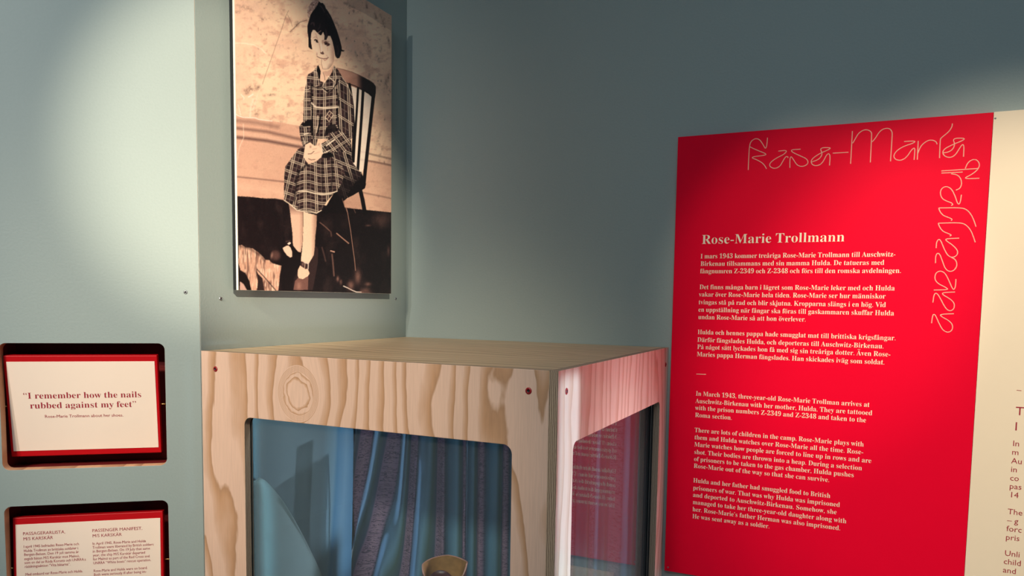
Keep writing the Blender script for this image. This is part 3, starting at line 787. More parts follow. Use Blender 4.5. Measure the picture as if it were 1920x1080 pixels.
    poly(L7([(672, 700), (750, 722), (748, 770), (715, 780), (664, 745)]), (62, 44, 40)); line(L7([(700, 712), (745, 725), (742, 780)]), 1.4, (250, 220, 190)); line(L7([(712, 720), (706, 775)]), 1.0, (225, 180, 150)); blob(*L7([(690, 730)])[0], 2.0, 4, (170, 125, 106), 0.6)
    # pale fur rug
    fur = L7([(40, 540), (70, 535), (110, 560), (180, 570), (240, 610), (290, 660), (310, 685), (350, 690), (380, 720), (430, 735), (472, 745), (465, 800), (455, 850), (450, 920), (440, 1000), (170, 1000), (150, 900), (110, 820), (60, 790), (40, 720)])
    k = inside(fur); put(k, (214, 160, 128)); st = vnoise(2.2, 14); put(np.clip((st - 0.5) * 3, 0, 1) * k, (110, 76, 64), 0.75); st = vnoise(1.6, 9, ox=60.0); put(np.clip((st - 0.6) * 4, 0, 1) * k, (252, 214, 176), 0.7)
    poly(L7([(215, 790), (240, 830), (280, 870), (300, 1000), (225, 1000), (235, 900)]), (28, 19, 20), 0.9)
    line(L7([(225, 780), (300, 860), (420, 1000)]), 1.6, (40, 28, 28), 0.9); line(L7([(50, 545), (160, 575), (260, 640), (300, 690)]), 4, (60, 44, 40), 0.5, 4)
    poly(L7([(40, 810), (110, 840), (160, 960), (170, 1000), (120, 1000), (60, 905)]), (20, 14, 15)); poly(L7([(55, 905), (90, 930), (128, 1000), (50, 1000)]), (206, 160, 138))
    # streaks, chair leg highlights, rung and blotches in the dark area
    R8 = lambda L: q1(5.1, 580, 360, L)
    line(R8([(345, 120), (365, 200), (395, 380), (410, 500), (430, 640), (440, 750)]), 1.1, (200, 146, 118), 0.85); line(R8([(375, 80), (420, 150), (440, 200)]), 0.9, (190, 140, 116), 0.5)
    line(R8([(300, 0), (320, 90), (360, 190)]), 0.9, (200, 150, 124), 0.55); line(R8([(340, 0), (400, 120)]), 0.9, (200, 150, 124), 0.5)
    line(R8([(260, 395), (320, 445), (375, 490)]), 2.0, (196, 142, 114), 0.85); line(R8([(100, 290), (150, 330), (195, 372)]), 2.0, (140, 100, 84), 0.7)
    line(R8([(203, 562), (238, 572)]), 2.2, (220, 166, 136), 0.9); line(R8([(215, 595), (222, 650), (228, 720), (235, 800)]), 2.6, (150, 108, 90), 0.7, 2)
    line(R8([(205, 380), (210, 420)]), 2.6, (110, 78, 66), 0.7, 2); line(R8([(120, 530), (140, 600), (155, 660)]), 2.4, (100, 72, 62), 0.7, 2)
    line(R8([(325, 898), (370, 918), (410, 940), (450, 955), (495, 956)]), 1.5, (255, 232, 204))
    for cx, cy, rx, ry, a in ((462, 810, 7, 16, .6), (395, 890, 7, 10, .6), (570, 1000, 10, 8, .85), (500, 985, 6, 9, .7), (270, 830, 3, 6, .7), (300, 860, 3, 6, .5), (560, 880, 7, 4, .5), (540, 940, 9, 6, .4), (800, 960, 8, 10, .3), (755, 560, 3, 10, .35), (560, 320, 6, 2, .4), (690, 260, 20, 14, .25)):
        x, y = R8([(cx, cy)])[0]; blob(x, y, rx, ry, (176, 126, 104), a)
    # plaid dress
    def plaid(mask, u, v, pu, pv, dark=(44, 30, 31)):
        C[mask] = np.array(dark) / 255.0
        wv = vnoise(3, 3); C[mask] += ((wv - 0.5) * 0.10)[mask][:, None]
        def lines(t, per, wide, thin):
            m1 = np.abs(((t / per) % 1.0) - 0.5) * per
            dbl = np.clip(1.25 - np.abs(m1 - 1.7) / wide, 0, 1)
            mid_ = np.clip(1.0 - (per / 2 - m1) / thin, 0, 1) * 0.55
            return dbl, mid_
        a1, b1 = lines(u, pu, 0.9, 0.8); a2, b2 = lines(v, pv, 0.9, 0.8)
        k = np.clip(np.maximum(np.maximum(a1, a2), np.maximum(b1, b2)), 0, 1) * mask
        shade_ = 0.80 + 0.2 * vnoise(9, 14)
        cl = np.array([250, 222, 184]) / 255.0 * shade_[..., None]
        C[:] = C * (1 - (k * 0.92)[..., None]) + cl * (k * 0.92)[..., None]
        # brownish squares between the lines
        k2 = ((np.sin(2 * math.pi * u / pu) > 0.1) ^ (np.sin(2 * math.pi * v / pv) > 0.1)) * mask * (1 - k)
        C[:] = C * (1 - (k2 * 0.25)[..., None]) + np.array([104, 72, 66]) / 255.0 * (k2 * 0.25)[..., None]
    T4 = lambda L: q1(7.2, 550, 110, L); S5 = lambda L: q1(6.0, 520, 230, L)
    skirt_l = inside(S5([(75, 600), (90, 490), (150, 410), (230, 300), (300, 265), (360, 440), (300, 500), (250, 560), (200, 700), (240, 990), (220, 985), (130, 905), (75, 870)]))
    skirt_m = inside(S5([(360, 440), (440, 400), (520, 350), (600, 380), (720, 480), (760, 560), (720, 690), (670, 765), (630, 800), (560, 880), (490, 985), (440, 1018), (320, 1002), (235, 990), (200, 700), (250, 560), (300, 500)]))
    skirt_r = inside(S5([(600, 240), (830, 230), (840, 440), (900, 520), (945, 570), (930, 640), (880, 660), (760, 860), (700, 840), (650, 760), (720, 690), (700, 560), (600, 420), (500, 330)]))
    plaid(skirt_r, X - 0.30 * (Yp - 300), Yp - 0.42 * (X - 640) - 5, 22, 24, (34, 24, 26)); put(skirt_r * np.clip((Yp - 318) / 25, 0, 1), (24, 16, 18), 0.8)
    plaid(skirt_l, X - 543 + 10 - 0.22 * (330 - Yp), Yp - 342 + 10 - 0.35 * (X - 543), 20, 21)
    plaid(skirt_m, (X - 572) * (1 - 0.0015 * (Yp - 340)) + 10, Yp - 359 + 17 * 0.5 - 0.05 * (X - 570) + 2.5 * np.sin((X - 560) / 9.0) - 0.002 * (X - 590) ** 2, 20, 17.5, (48, 33, 33))
    for pts, w, a in (([(240, 560), (215, 640), (205, 760), (190, 880)], 6, .55), ([(510, 430), (505, 600), (510, 760)], 5, .45), ([(610, 420), (620, 600), (600, 760)], 6, .5), ([(250, 545), (330, 470)], 6, .6)):
        line(S5(pts), w * 0.6, (20, 14, 16), a, 2)
    line(S5([(75, 872), (130, 908), (220, 985), (320, 1002), (380, 1005), (440, 1018), (495, 985)]), 1.5, (250, 222, 186))
    line(S5([(240, 770), (320, 770), (420, 795), (520, 805), (600, 795), (670, 770)]), 2.4, (252, 226, 188), 0.8)
    torso = inside(T4([(335, 88), (300, 130), (268, 172), (200, 212), (182, 250), (178, 320), (150, 430), (140, 560), (138, 700), (130, 850), (75, 920), (90, 1040), (130, 1200), (300, 1200), (330, 1080), (500, 1090), (800, 1080), (812, 900), (808, 620), (790, 500), (720, 340), (655, 240), (600, 150), (545, 90), (500, 220), (420, 330), (360, 300), (362, 150)]))
    plaid(torso, X - 607.5 + 8 + 0.01 * (Yp - 180), Yp - 201.5 + 9 - 1.5 * np.sin((X - 585) / 10), 18, 18.5)
    sl = inside(T4([(600, 300), (655, 245), (720, 340), (790, 500), (808, 620), (812, 900), (800, 1080), (640, 1000), (600, 900), (600, 640), (590, 480)]))
    plaid(sl, X - 636 + 8 - 0.05 * (Yp - 200), Yp - 176 + 9 - 0.62 * (X - 634), 17.5, 33, (44, 31, 32))
    al = inside(T4([(178, 320), (150, 430), (140, 560), (138, 700), (130, 830), (245, 820), (240, 620), (235, 480), (200, 380)]))
    plaid(al, X - 573 + 6, Yp - 187.5 + 9, 12, 17, (44, 31, 32))
    line(T4([(235, 330), (245, 480), (240, 600), (255, 660), (250, 800), (265, 960), (270, 1080)]), 2.0, (18, 12, 14), 0.9); line(T4([(595, 470), (610, 600), (590, 720), (600, 900), (640, 1010)]), 2.2, (18, 12, 14), 0.9)
    poly(T4([(110, 900), (170, 840), (240, 825), (262, 900), (250, 1040), (230, 990), (215, 910), (150, 920)]), (18, 12, 14), 0.95)
    poly(T4([(430, 960), (470, 900), (560, 880), (600, 960), (560, 1010), (480, 1000), (420, 1060)]), (22, 15, 17), 0.85)
    line(T4([(365, 770), (350, 900), (320, 1010)]), 2.4, (16, 11, 13)); line(T4([(330, 770), (330, 880), (310, 1000)]), 1.4, (250, 220, 184), 0.9)
    poly(T4([(430, 790), (485, 705), (535, 750), (480, 850)]), (70, 48, 46)); line(T4([(430, 790), (485, 705), (540, 755), (480, 850), (430, 790)]), 0.9, (245, 214, 178)); line(T4([(455, 745), (510, 800)]), 0.8, (230, 196, 160)); line(T4([(510, 728), (455, 820)]), 0.8, (230, 196, 160))
    # lower sleeves
    lsl = inside(S5([(245, 50), (370, 40), (385, 190), (330, 230), (300, 280), (265, 200)])); plaid(lsl, X - 566 - 0.1 * (Yp - 250), Yp - 253 + 9, 14, 16, (44, 31, 32))
    rsl = inside(S5([(490, 240), (560, 200), (600, 110), (700, 90), (820, 160), (830, 240), (760, 330), (640, 330), (510, 350)])); plaid(rsl, (X - 620) * 0.8 - 0.6 * (Yp - 260), (Yp - 262) + 0.62 * (X - 620) + 8, 15, 19, (40, 28, 29))
    line(S5([(490, 245), (510, 345), (590, 310)]), 1.4, (250, 222, 186)); line(S5([(550, 260), (640, 195)]), 2.2, (252, 226, 190), 0.9); poly(S5([(510, 350), (600, 330), (640, 380), (560, 400), (495, 395)]), (18, 12, 14), 0.9)
    line(S5([(300, 130), (345, 120)]), 2.2, (250, 224, 188), 0.8); line(S5([(290, 170), (310, 240)]), 1.6, (250, 224, 188), 0.8)
    # hands
    hd = S5([(325, 232), (345, 222), (372, 224), (412, 258), (460, 258), (490, 290), (506, 340), (492, 388), (442, 432), (392, 452), (352, 466), (322, 432), (292, 385), (302, 320), (312, 255)])
    poly(hd, (250, 206, 168)); k = inside(hd); put(np.clip((Yp - 296) / 12, 0, 1) * k, (190, 138, 110), 0.35)
    line(S5([(345, 352), (380, 350), (412, 322)]), 1.2, (96, 62, 52), 0.9, 1.2); line(S5([(350, 405), (380, 420), (422, 414)]), 1.2, (96, 62, 52), 0.9, 1.2); blob(*S5([(372, 272)])[0], 2, 3, (140, 96, 80), 0.7); line(S5([(318, 240), (360, 218)]), 1.6, (20, 14, 16))
    line(S5([(395, 300), (440, 290)]), 0.9, (180, 128, 104), 0.7, 1.5); line(S5([(410, 350), (470, 330)]), 0.9, (190, 138, 112), 0.6, 1.5)
    # neck, collar
    poly(T4([(360, 90), (392, 168), (440, 182), (520, 135), (545, 95), (525, 170), (495, 225), (440, 270), (415, 300), (380, 310), (362, 240)]), (246, 198, 162)); k = inside(T4([(392, 168), (440, 182), (520, 135), (545, 95), (525, 170), (495, 225), (440, 240)])); put(k, (190, 136, 112), 0.45)
    line(T4([(400, 190), (420, 240), (425, 290)]), 1.0, (90, 62, 54), 0.8)
    poly(T4([(335, 85), (350, 120), (368, 170), (360, 262), (335, 270), (312, 160)]), (18, 12, 14))
    for pts in ([(270, 175), (320, 185), (345, 360), (290, 375)], [(470, 240), (560, 315), (585, 260), (545, 140)], [(425, 300), (380, 395), (420, 440), (465, 460), (540, 400), (560, 320), (470, 245)], [(655, 250), (720, 340), (790, 500)]):
        line(T4(pts), 1.1, (250, 220, 184), 0.75)
    line(T4([(415, 400), (470, 462), (540, 405), (600, 300)]), 1.6, (18, 12, 14), 0.9); line(T4([(250, 375), (320, 390), (375, 385), (420, 415)]), 1.6, (18, 12, 14), 0.8)
    line(T4([(245, 600), (300, 655), (400, 665), (500, 665), (600, 655)]), 3.0, (252, 226, 190), 0.75)
    # head
    H1 = lambda L: q1(8.31, 560, 0, L)
    bow = H1([(215, 20), (260, -15), (320, 22), (290, 80), (250, 130), (200, 190), (175, 225), (160, 290), (140, 250), (132, 180), (150, 110), (180, 60)])
    poly(bow, (188, 144, 122)); k = inside(bow); w = vnoise(2.2, 2.2); put(np.clip((w - 0.5) * 4, 0, 1) * k, (235, 196, 168), 0.8); w = vnoise(2.0, 2.0, ox=9.0); put(np.clip((w - 0.62) * 5, 0, 1) * k, (80, 56, 50), 0.7)
    face = H1([(195, 470), (230, 455), (340, 440), (470, 540), (520, 620), (548, 740), (552, 850), (548, 950), (520, 1015), (470, 1072), (420, 1090), (380, 1085), (362, 1010), (345, 930), (300, 890), (270, 850), (262, 800), (225, 765), (205, 700), (188, 600)])
    poly(face, (252, 214, 176)); k = inside(face)
    put(np.clip((X - 617) / 8, 0, 1) * np.clip((Yp - 68) / 30, 0, 1) * k, (176, 124, 102), 0.6); put(np.clip((Yp - 118) / 12, 0, 1) * np.clip((X - 612) / 6, 0, 1) * k, (110, 74, 62), 0.75); put(np.clip((Yp - 126) / 6, 0, 1) * k, (140, 98, 82), 0.5)
    hair = H1([(318, 22), (345, 50), (372, 45), (405, 85), (420, 130), (452, 170), (500, 250), (540, 340), (592, 470), (640, 620), (665, 720), (672, 775), (715, 790), (690, 806), (662, 800), (655, 850), (632, 905), (600, 912), (568, 882), (548, 750), (522, 640), (492, 562), (455, 560), (432, 622), (395, 624), (402, 560), (378, 500), (350, 552), (325, 545), (300, 520), (270, 495), (250, 470), (220, 468), (197, 512), (188, 600), (195, 680), (210, 772), (185, 765), (150, 732), (150, 600), (133, 480), (135, 400), (158, 320), (180, 235), (215, 180), (255, 130), (290, 75)])
    poly(hair, (28, 20, 24)); k = inside(hair)
    for pts, a in (([(190, 380), (205, 355), (235, 360), (240, 400)], .5), ([(330, 90), (370, 130), (400, 190)], .5), ([(300, 460), (330, 420), (330, 380)], .35), ([(600, 720), (620, 790), (600, 850)], .3), ([(420, 470), (435, 540), (420, 600)], .4), ([(440, 220), (480, 280)], .3)):
        line(H1(pts), 1.6, (130, 104, 98), a, 1.6)
    line(H1([(290, 515), (320, 500), (345, 480)]), 1.0, (210, 164, 138), 0.8)
    # features
    poly(H1([(236, 625), (262, 608), (290, 622), (305, 668), (285, 668), (262, 655), (245, 640)]), (60, 40, 38)); poly(H1([(248, 635), (262, 632), (268, 655), (255, 650)]), (252, 222, 192)); blob(*H1([(280, 645)])[0], 1.6, 2.2, (18, 12, 14), 0.95)
    poly(H1([(385, 655), (420, 640), (460, 665), (490, 690), (470, 715), (435, 725), (405, 700)]), (120, 80, 70)); blob(*H1([(425, 680)])[0], 2.4, 2.2, (18, 12, 14), 1.0, 0, 1.5); blob(*H1([(462, 700)])[0], 2.0, 1.8, (24, 16, 18), 0.9); poly(H1([(412, 700), (435, 708), (430, 725), (410, 718)]), (250, 218, 188))
    line(H1([(365, 640), (400, 628), (470, 650)]), 1.6, (120, 82, 70), 0.5, 1.5); line(H1([(230, 590), (262, 575), (280, 590)]), 1.2, (160, 112, 92), 0.5, 1.2); blob(*H1([(372, 660)])[0], 2.2, 5, (160, 110, 92), 0.6)
    line(H1([(262, 520), (290, 600), (322, 700), (340, 790), (342, 830)]), 1.3, (190, 138, 114), 0.6, 1.2); line(H1([(350, 690), (352, 800)]), 2.2, (254, 226, 196), 0.8, 1.5)
    poly(H1([(330, 815), (355, 818), (375, 800), (398, 842), (370, 852), (345, 842)]), (92, 60, 54), 0.9); blob(*H1([(282, 845)])[0], 1.4, 3.4, (150, 104, 88), 0.6)
    line(H1([(285, 880), (330, 905), (380, 915), (430, 912), (458, 900)]), 1.3, (110, 68, 60), 0.95); line(H1([(385, 920), (405, 945), (445, 918)]), 1.8, (200, 146, 122), 0.9); line(H1([(358, 925), (352, 985), (372, 1075)]), 0.9, (120, 84, 72), 0.7); line(H1([(430, 860), (465, 900)]), 1.0, (180, 128, 106), 0.6, 1.4)
    blob(*H1([(568, 885)])[0], 1.4, 2.0, (235, 196, 168), 0.8); line(H1([(450, 740), (452, 790)]), 1.0, (200, 150, 124), 0.6, 1.4)
    C[:] = np.clip(C + (vnoise(1.0, 1.0) - 0.5)[..., None] * 0.045, 0.01, 1)
    C = C.reshape(nv, SS, nu, SS, 3).mean((1, 3))
    return C

PY0, PY1, PZ0, PZ1 = -0.5396, -0.0906, 0.0990, 0.6946
portrait = thing('portrait_print', (0, 0, 0), 'large sepia photograph print of a child in a plaid dress sitting on a chair', 'photograph')
bv_, bf_ = box_data(0.0165, 0.0200, PY0, PY1, PZ0, PZ1)
bo = mesh_object('board', bv_, bf_, M_white, portrait)
mesh_object('backing', *box_data(0.0100, 0.0164, PY0 + 0.0004, PY1 - 0.0004, PZ0 + 0.0004, PZ1 - 0.0004), M_black, portrait)
hv, hf = merge([box_data(0.0001, 0.0100, PY0 + 0.12, PY0 + 0.14, PZ0 + 0.08, PZ1 - 0.08), box_data(0.0001, 0.0100, PY1 - 0.14, PY1 - 0.12, PZ0 + 0.08, PZ1 - 0.08)])
mesh_object('mounting_rail', hv, hf, M_dark, portrait)
NU, NV = 340, 560
eg = 0.0010
pc = paint_portrait(NU, NV, PY0 + eg, PY1 - 0.0003, PZ0 + 0.0003, PZ1 - 0.0003)
gy, gz = np.meshgrid(np.linspace(PY0 + eg, PY1 - 0.0003, NU), np.linspace(PZ0 + 0.0003, PZ1 - 0.0003, NV))
gv = np.stack([np.full(gy.size, 0.0203), gy.ravel(), gz.ravel()], 1).astype(np.float32)
ii = (np.arange(NV - 1)[:, None] * NU + np.arange(NU - 1)[None, :]).ravel()
quads = np.stack([ii, ii + 1, ii + NU + 1, ii + NU], 1).astype(np.int32)
me = bpy.data.meshes.new('printed_image')
me.vertices.add(len(gv)); me.vertices.foreach_set('co', gv.ravel())
me.loops.add(quads.size); me.loops.foreach_set('vertex_index', quads.ravel())
me.polygons.add(len(quads)); me.polygons.foreach_set('loop_start', np.arange(0, quads.size, 4, dtype=np.int32))
me.update(calc_edges=True); me.validate()
at = me.color_attributes.new('print_colour', 'FLOAT_COLOR', 'POINT')
lin = np.ones((NV * NU, 4), np.float32); lin[:, :3] = (pc.reshape(-1, 3) ** 2.2) * np.array([1.10, 1.16, 1.36])
at.data.foreach_set('color', lin.ravel())
M_photo, nt_, b_ = material('sepia_photo_print')
an = N(nt_, 'ShaderNodeAttribute'); an.attribute_name = 'print_colour'
nt_.links.new(an.outputs['Color'], b_.inputs['Base Color']); b_.inputs['Roughness'].default_value = 0.45
me.materials.append(M_photo)
link(bpy.data.objects.new('printed_image', me), portrait)

# ------------------------------------------------------------------ the plywood display case
T = 0.0125
case = thing('display_case', (0, 0, 0), 'pine plywood display case with rounded glazed openings and red screws, standing in the corner', 'display case')
M_ply_front = plywood('pine_plywood_front', knot=(0.1995, -0.057, 0.036, 0.040), freq=29, seed=1.7, warp=1.7)
M_ply_side = plywood('pine_plywood_side', freq=36, seed=5.1, warp=1.5, light=(0.80, 0.60, 0.50), dark=(0.62, 0.40, 0.30), coat=0.7)  # paler copy of the pine; the side's extra light is in the colour
M_ply_top = plywood('pine_plywood_top', freq=34, seed=9.3, horizontal=True, light=(0.66, 0.47, 0.29), dark=(0.46, 0.29, 0.15), warp=1.8)
M_edge = ply_edge('plywood_sawn_edge', T)
CB = -0.75
front = sheet('front_panel', [(0.0008, CB), (CASE_W - T, CB), (CASE_W - T, 0), (0.0008, 0)], [rounded_rect(0.0914, 0.5565, -0.62, -0.1012, 0.013)], T, [M_ply_front, M_edge], case, 0.0005)
front.location = (0, -CASE_D, 0)
side = sheet('side_panel', [(-CASE_D, CB), (-0.001, CB), (-0.001, 0), (-CASE_D, 0)], [rounded_rect(-0.5415, -0.0600, -0.62, -0.1018, 0.013)], T, [M_ply_side, M_edge], case, 0.0005)
side.rotation_euler = (0, 0, math.pi / 2); side.location = (CASE_W, 0, 0)
def flat_panel(name, x0, x1, y0, y1, ztop, t, mat):
    v, f = box_data(x0, x1, y0, y1, ztop - t, ztop)
    o = mesh_object(name, v, f, [mat, M_edge], case)
    return o
flat_panel('top_panel', 0.0008, CASE_W - T, -CASE_D + T, -0.001, -0.0002, T, M_ply_top)
flat_panel('bottom_panel', 0.0008 + T, CASE_W - T, -CASE_D + T, -0.001, CB + T, T, M_ply_top)
v, f = box_data(0.0008, 0.0008 + T, -CASE_D + T, -0.001, CB, -T - 0.0002)
mesh_object('left_panel', v, f, M_plinth, case)
for x, z in ((0.0316, -0.0282), (0.5791, -0.0280)):
    screw(front, x, z, 0.0046, (M_screw_red, M_dark))
for x, z in ((-0.5715, -0.0290), (-0.0235, -0.0330)):
    screw(side, x, z, 0.0046, (M_screw_red, M_dark))
# gaskets and glass behind each opening
def glazing(x0, x1, rot, loc, gl_w):
    lay = ((T + 0.0001, 0.0030, M_black), (T + 0.0032, 0.0009, M_silver), (T + 0.0040, 0.0034, M_black))
    for d, t, mt in lay:
        g = 0.0026 if mt is M_silver else 0.0
        o = sheet('gasket', [(x0 - 0.012, -0.632), (x1 + 0.012, -0.632), (x1 + 0.012, -0.089), (x0 - 0.012, -0.089)], [rounded_rect(x0 - 0.002 + g, x1 + 0.002 - g, -0.622 + g, -0.099 - g, 0.011)], t, [mt], case, 0.0002)
        o.rotation_euler = (0, 0, rot); o.location = Vector(loc) + Matrix.Rotation(rot, 3, 'Z') @ Vector((0, d, 0))
    v, f = box_data(x0 - 0.012, x1 + 0.012, T + 0.0076, T + 0.0116, -0.632, -0.089)
    o = mesh_object('glass_pane', v, f, M_glass, case)
    o.rotation_euler = (0, 0, rot); o.location = loc
glazing(0.0914, 0.5565, 0.0, (0, -CASE_D, 0), 0)
glazing(-0.5415, -0.0600, math.pi / 2, (CASE_W, 0, 0), 0)
v, f = box_data(0.03, CASE_W - 0.03, -CASE_D + 0.03, -0.001, -FLOOR_LIFT, CB)
mesh_object('case_base', v, f, M_plinth, case)

# ------------------------------------------------------------------ cloths inside the case
def cloth_material(name, stops, period, marks=0.0, rough=0.85):
    mt, nt, b = material(name)
    L = nt.links
    uv = N(nt, 'ShaderNodeUVMap'); sep = N(nt, 'ShaderNodeSeparateXYZ'); L.new(uv.outputs[0], sep.inputs[0])
    d = N(nt, 'ShaderNodeMath', operation='DIVIDE'); L.new(sep.outputs[0], d.inputs[0]); d.inputs[1].default_value = period
    fr = N(nt, 'ShaderNodeMath', operation='FRACT'); L.new(d.outputs[0], fr.inputs[0])
    ramp = N(nt, 'ShaderNodeValToRGB'); L.new(fr.outputs[0], ramp.inputs[0])
    e = ramp.color_ramp.elements
    e[0].position, e[0].color = stops[0][0], stops[0][1] + (1,)
    e[1].position, e[1].color = stops[-1][0], stops[-1][1] + (1,)
    for p_, c in stops[1:-1]:
        k = e.new(p_); k.color = c + (1,)
    out = ramp.outputs[0]
    if marks:
        mp = N(nt, 'ShaderNodeMapping'); mp.inputs['Scale'].default_value = (55, 190, 1); L.new(uv.outputs[0], mp.inputs[0])
        nz = N(nt, 'ShaderNodeTexNoise'); nz.inputs['Scale'].default_value = 1.0; nz.inputs['Detail'].default_value = 3; nz.inputs['Distortion'].default_value = 1.5
        L.new(mp.outputs[0], nz.inputs['Vector'])
        a = N(nt, 'ShaderNodeMath', operation='SUBTRACT'); L.new(nz.outputs['Fac'], a.inputs[0]); a.inputs[1].default_value = 0.5
        a2 = N(nt, 'ShaderNodeMath', operation='ABSOLUTE'); L.new(a.outputs[0], a2.inputs[0])
        lt = N(nt, 'ShaderNodeMath', operation='LESS_THAN'); L.new(a2.outputs[0], lt.inputs[0]); lt.inputs[1].default_value = 0.030
        inb = N(nt, 'ShaderNodeMath', operation='LESS_THAN'); L.new(fr.outputs[0], inb.inputs[0]); inb.inputs[1].default_value = 0.42
        mu = N(nt, 'ShaderNodeMath', operation='MULTIPLY'); L.new(lt.outputs[0], mu.inputs[0]); L.new(inb.outputs[0], mu.inputs[1])
        mu2 = N(nt, 'ShaderNodeMath', operation='MULTIPLY'); L.new(mu.outputs[0], mu2.inputs[0]); mu2.inputs[1].default_value = marks
        mx = N(nt, 'ShaderNodeMix', data_type='RGBA'); L.new(mu2.outputs[0], mx.inputs[0]); L.new(out, mx.inputs[6]); mx.inputs[7].default_value = (0.02, 0.02, 0.05, 1)
        out = mx.outputs[2]
    L.new(out, b.inputs['Base Color']); b.inputs['Roughness'].default_value = rough
    return mt

def cloth(name, path, z0, z1, fold, nu, nv, mat, uoff, label, group=None):
    P = np.array(path, float)
    for _ in range(3):
        new = [P[0]]
        for a, b_ in zip(P[:-1], P[1:]): new += [a * 0.75 + b_ * 0.25, a * 0.25 + b_ * 0.75]
        new.append(P[-1]); P = np.array(new)
    s = np.concatenate([[0], np.cumsum(np.linalg.norm(np.diff(P, axis=0), axis=1))])
    U = np.linspace(0, s[-1], nu)
    bx = np.interp(U, s, P[:, 0]); by = np.interp(U, s, P[:, 1])
    tx = np.gradient(bx); ty = np.gradient(by); ln = np.hypot(tx, ty); nx, ny = ty / ln, -tx / ln      # towards the viewer side
    V = []; UV = []
    for j in range(nv):
        w = j / (nv - 1); z = z1 + (z0 - z1) * w
        dep, uu = fold(U, np.full(nu, z), w)
        for i in range(nu):
            V.append((bx[i] + nx[i] * dep[i], by[i] + ny[i] * dep[i], z)); UV.append((uu[i], z))
    F = [(j * nu + i, (j + 1) * nu + i, (j + 1) * nu + i + 1, j * nu + i + 1) for j in range(nv - 1) for i in range(nu - 1)]
    o = mesh_object(name, V, F, mat, None, smooth=True)
    ul = o.data.uv_layers.new(name='uv')
    li = np.empty(len(o.data.loops), np.int32); o.data.loops.foreach_get('vertex_index', li)
    ul.data.foreach_set('uv', np.array(UV, np.float32)[li].ravel())
    so_ = o.modifiers.new('thickness', 'SOLIDIFY'); so_.thickness = 0.0006
    tag(o, label, 'curtain', group)
    return o

purple, blue, navy, teal = (0.20, 0.135, 0.22), (0.085, 0.20, 0.33), (0.035, 0.065, 0.11), (0.05, 0.095, 0.10)
M_striped = cloth_material('striped_printed_cloth', [(0.0, purple), (0.18, (0.235, 0.155, 0.225)), (0.34, purple), (0.40, navy), (0.52, blue), (0.70, (0.12, 0.24, 0.36)), (0.82, teal), (0.95, navy), (1.0, purple)], 0.048, 0.8)
def fold_striped(u, z, w):
    sweep = 0.16 * w ** 1.5 * np.clip(1 - u / 0.20, 0, 1)
    q = u + sweep + 0.005 * np.sin(u * 47.0) + 0.003 * np.sin(u * 91.0 + 1.0)
    ph = q / 0.048 * 2 * math.pi
    d = 0.010 * np.sin(ph - 0.4) + 0.004 * np.sin(ph * 0.37 + 1.0) + 0.0025 * np.sin(ph * 2.1 + w * 2)
    return d, q
cloth('curtain', [(0.024, -0.235), (0.034, -0.19), (0.075, -0.150), (0.16, -0.115), (0.30, -0.105), (0.592, -0.105)], -0.735, -0.014, fold_striped, 420, 60, M_striped, 0,
      'striped purple and blue pleated curtain with handwritten marks, hanging inside the glazed case')
slate, slate2, sky, sky2 = (0.075, 0.125, 0.145), (0.095, 0.15, 0.17), (0.04, 0.145, 0.25), (0.10, 0.22, 0.32)
M_slate = cloth_material('slate_blue_cloth', [(0.0, (0.05, 0.09, 0.09)), (0.10, slate), (0.45, slate2), (0.70, slate), (0.82, (0.10, 0.20, 0.26)), (0.85, sky), (0.93, sky2), (1.0, sky)], 0.345, 0.0)
def fold_slate(u, z, w):
    c = 0.02 + 0.26 * np.clip((w - 0.25) / 0.75, 0, 1) ** 1.6           # edge of the overlapping lower drape
    s_ = 1 / (1 + np.exp((u - c) / 0.004)) * np.clip((w - 0.22) * 8, 0, 1)
    d = 0.006 * np.sin(u / 0.345 * 2 * math.pi * 1.6 + 0.6 + w * 1.5) + 0.010 * s_ + 0.004 * np.sin(u / 0.05 + w * 5) * np.clip((u - 0.24) / 0.05, 0, 1)
    return d, u * (0.345 / 0.331) + 0.085 * w ** 1.6 * np.clip((u - 0.12) / 0.12, 0, 1) * np.clip((0.331 - u) / 0.05, 0, 1)
cloth('curtain', [(0.030, -0.575), (0.036, -0.40), (0.036, -0.246)], -0.735, -0.014, fold_slate, 200, 90, M_slate, 0,
      'plain slate-blue draped cloth with a bright blue edge, covering the left side inside the case')

# lighter cloth crossing the lower left corner
V = []; F = []
nu_, nv_ = 40, 60
for j in range(nv_):
    w = j / (nv_ - 1); z = -0.215 - 0.52 * w
    yend = -0.535 + 0.30 * w ** 0.72
    for i in range(nu_):
        a = i / (nu_ - 1); y = -0.575 + (yend + 0.575) * a
        V.append((0.064 + 0.004 * math.sin(a * 4 + w * 3) - 0.006 * a ** 6, y, z))
for j in range(nv_ - 1):
    for i in range(nu_ - 1):
        k = j * nu_ + i; F.append((k, k + nu_, k + nu_ + 1, k + 1))
dr_ = mesh_object('drape', V, F, plain('pale_teal_cloth', (0.15, 0.215, 0.22), 0.9, noise=0.08, scale=30, spec=0.2), None, smooth=True)
so_ = dr_.modifiers.new('thickness', 'SOLIDIFY'); so_.thickness = 0.0006
tag(dr_, 'pale grey-teal cloth crossing the lower left corner inside the glazed case', 'cloth')

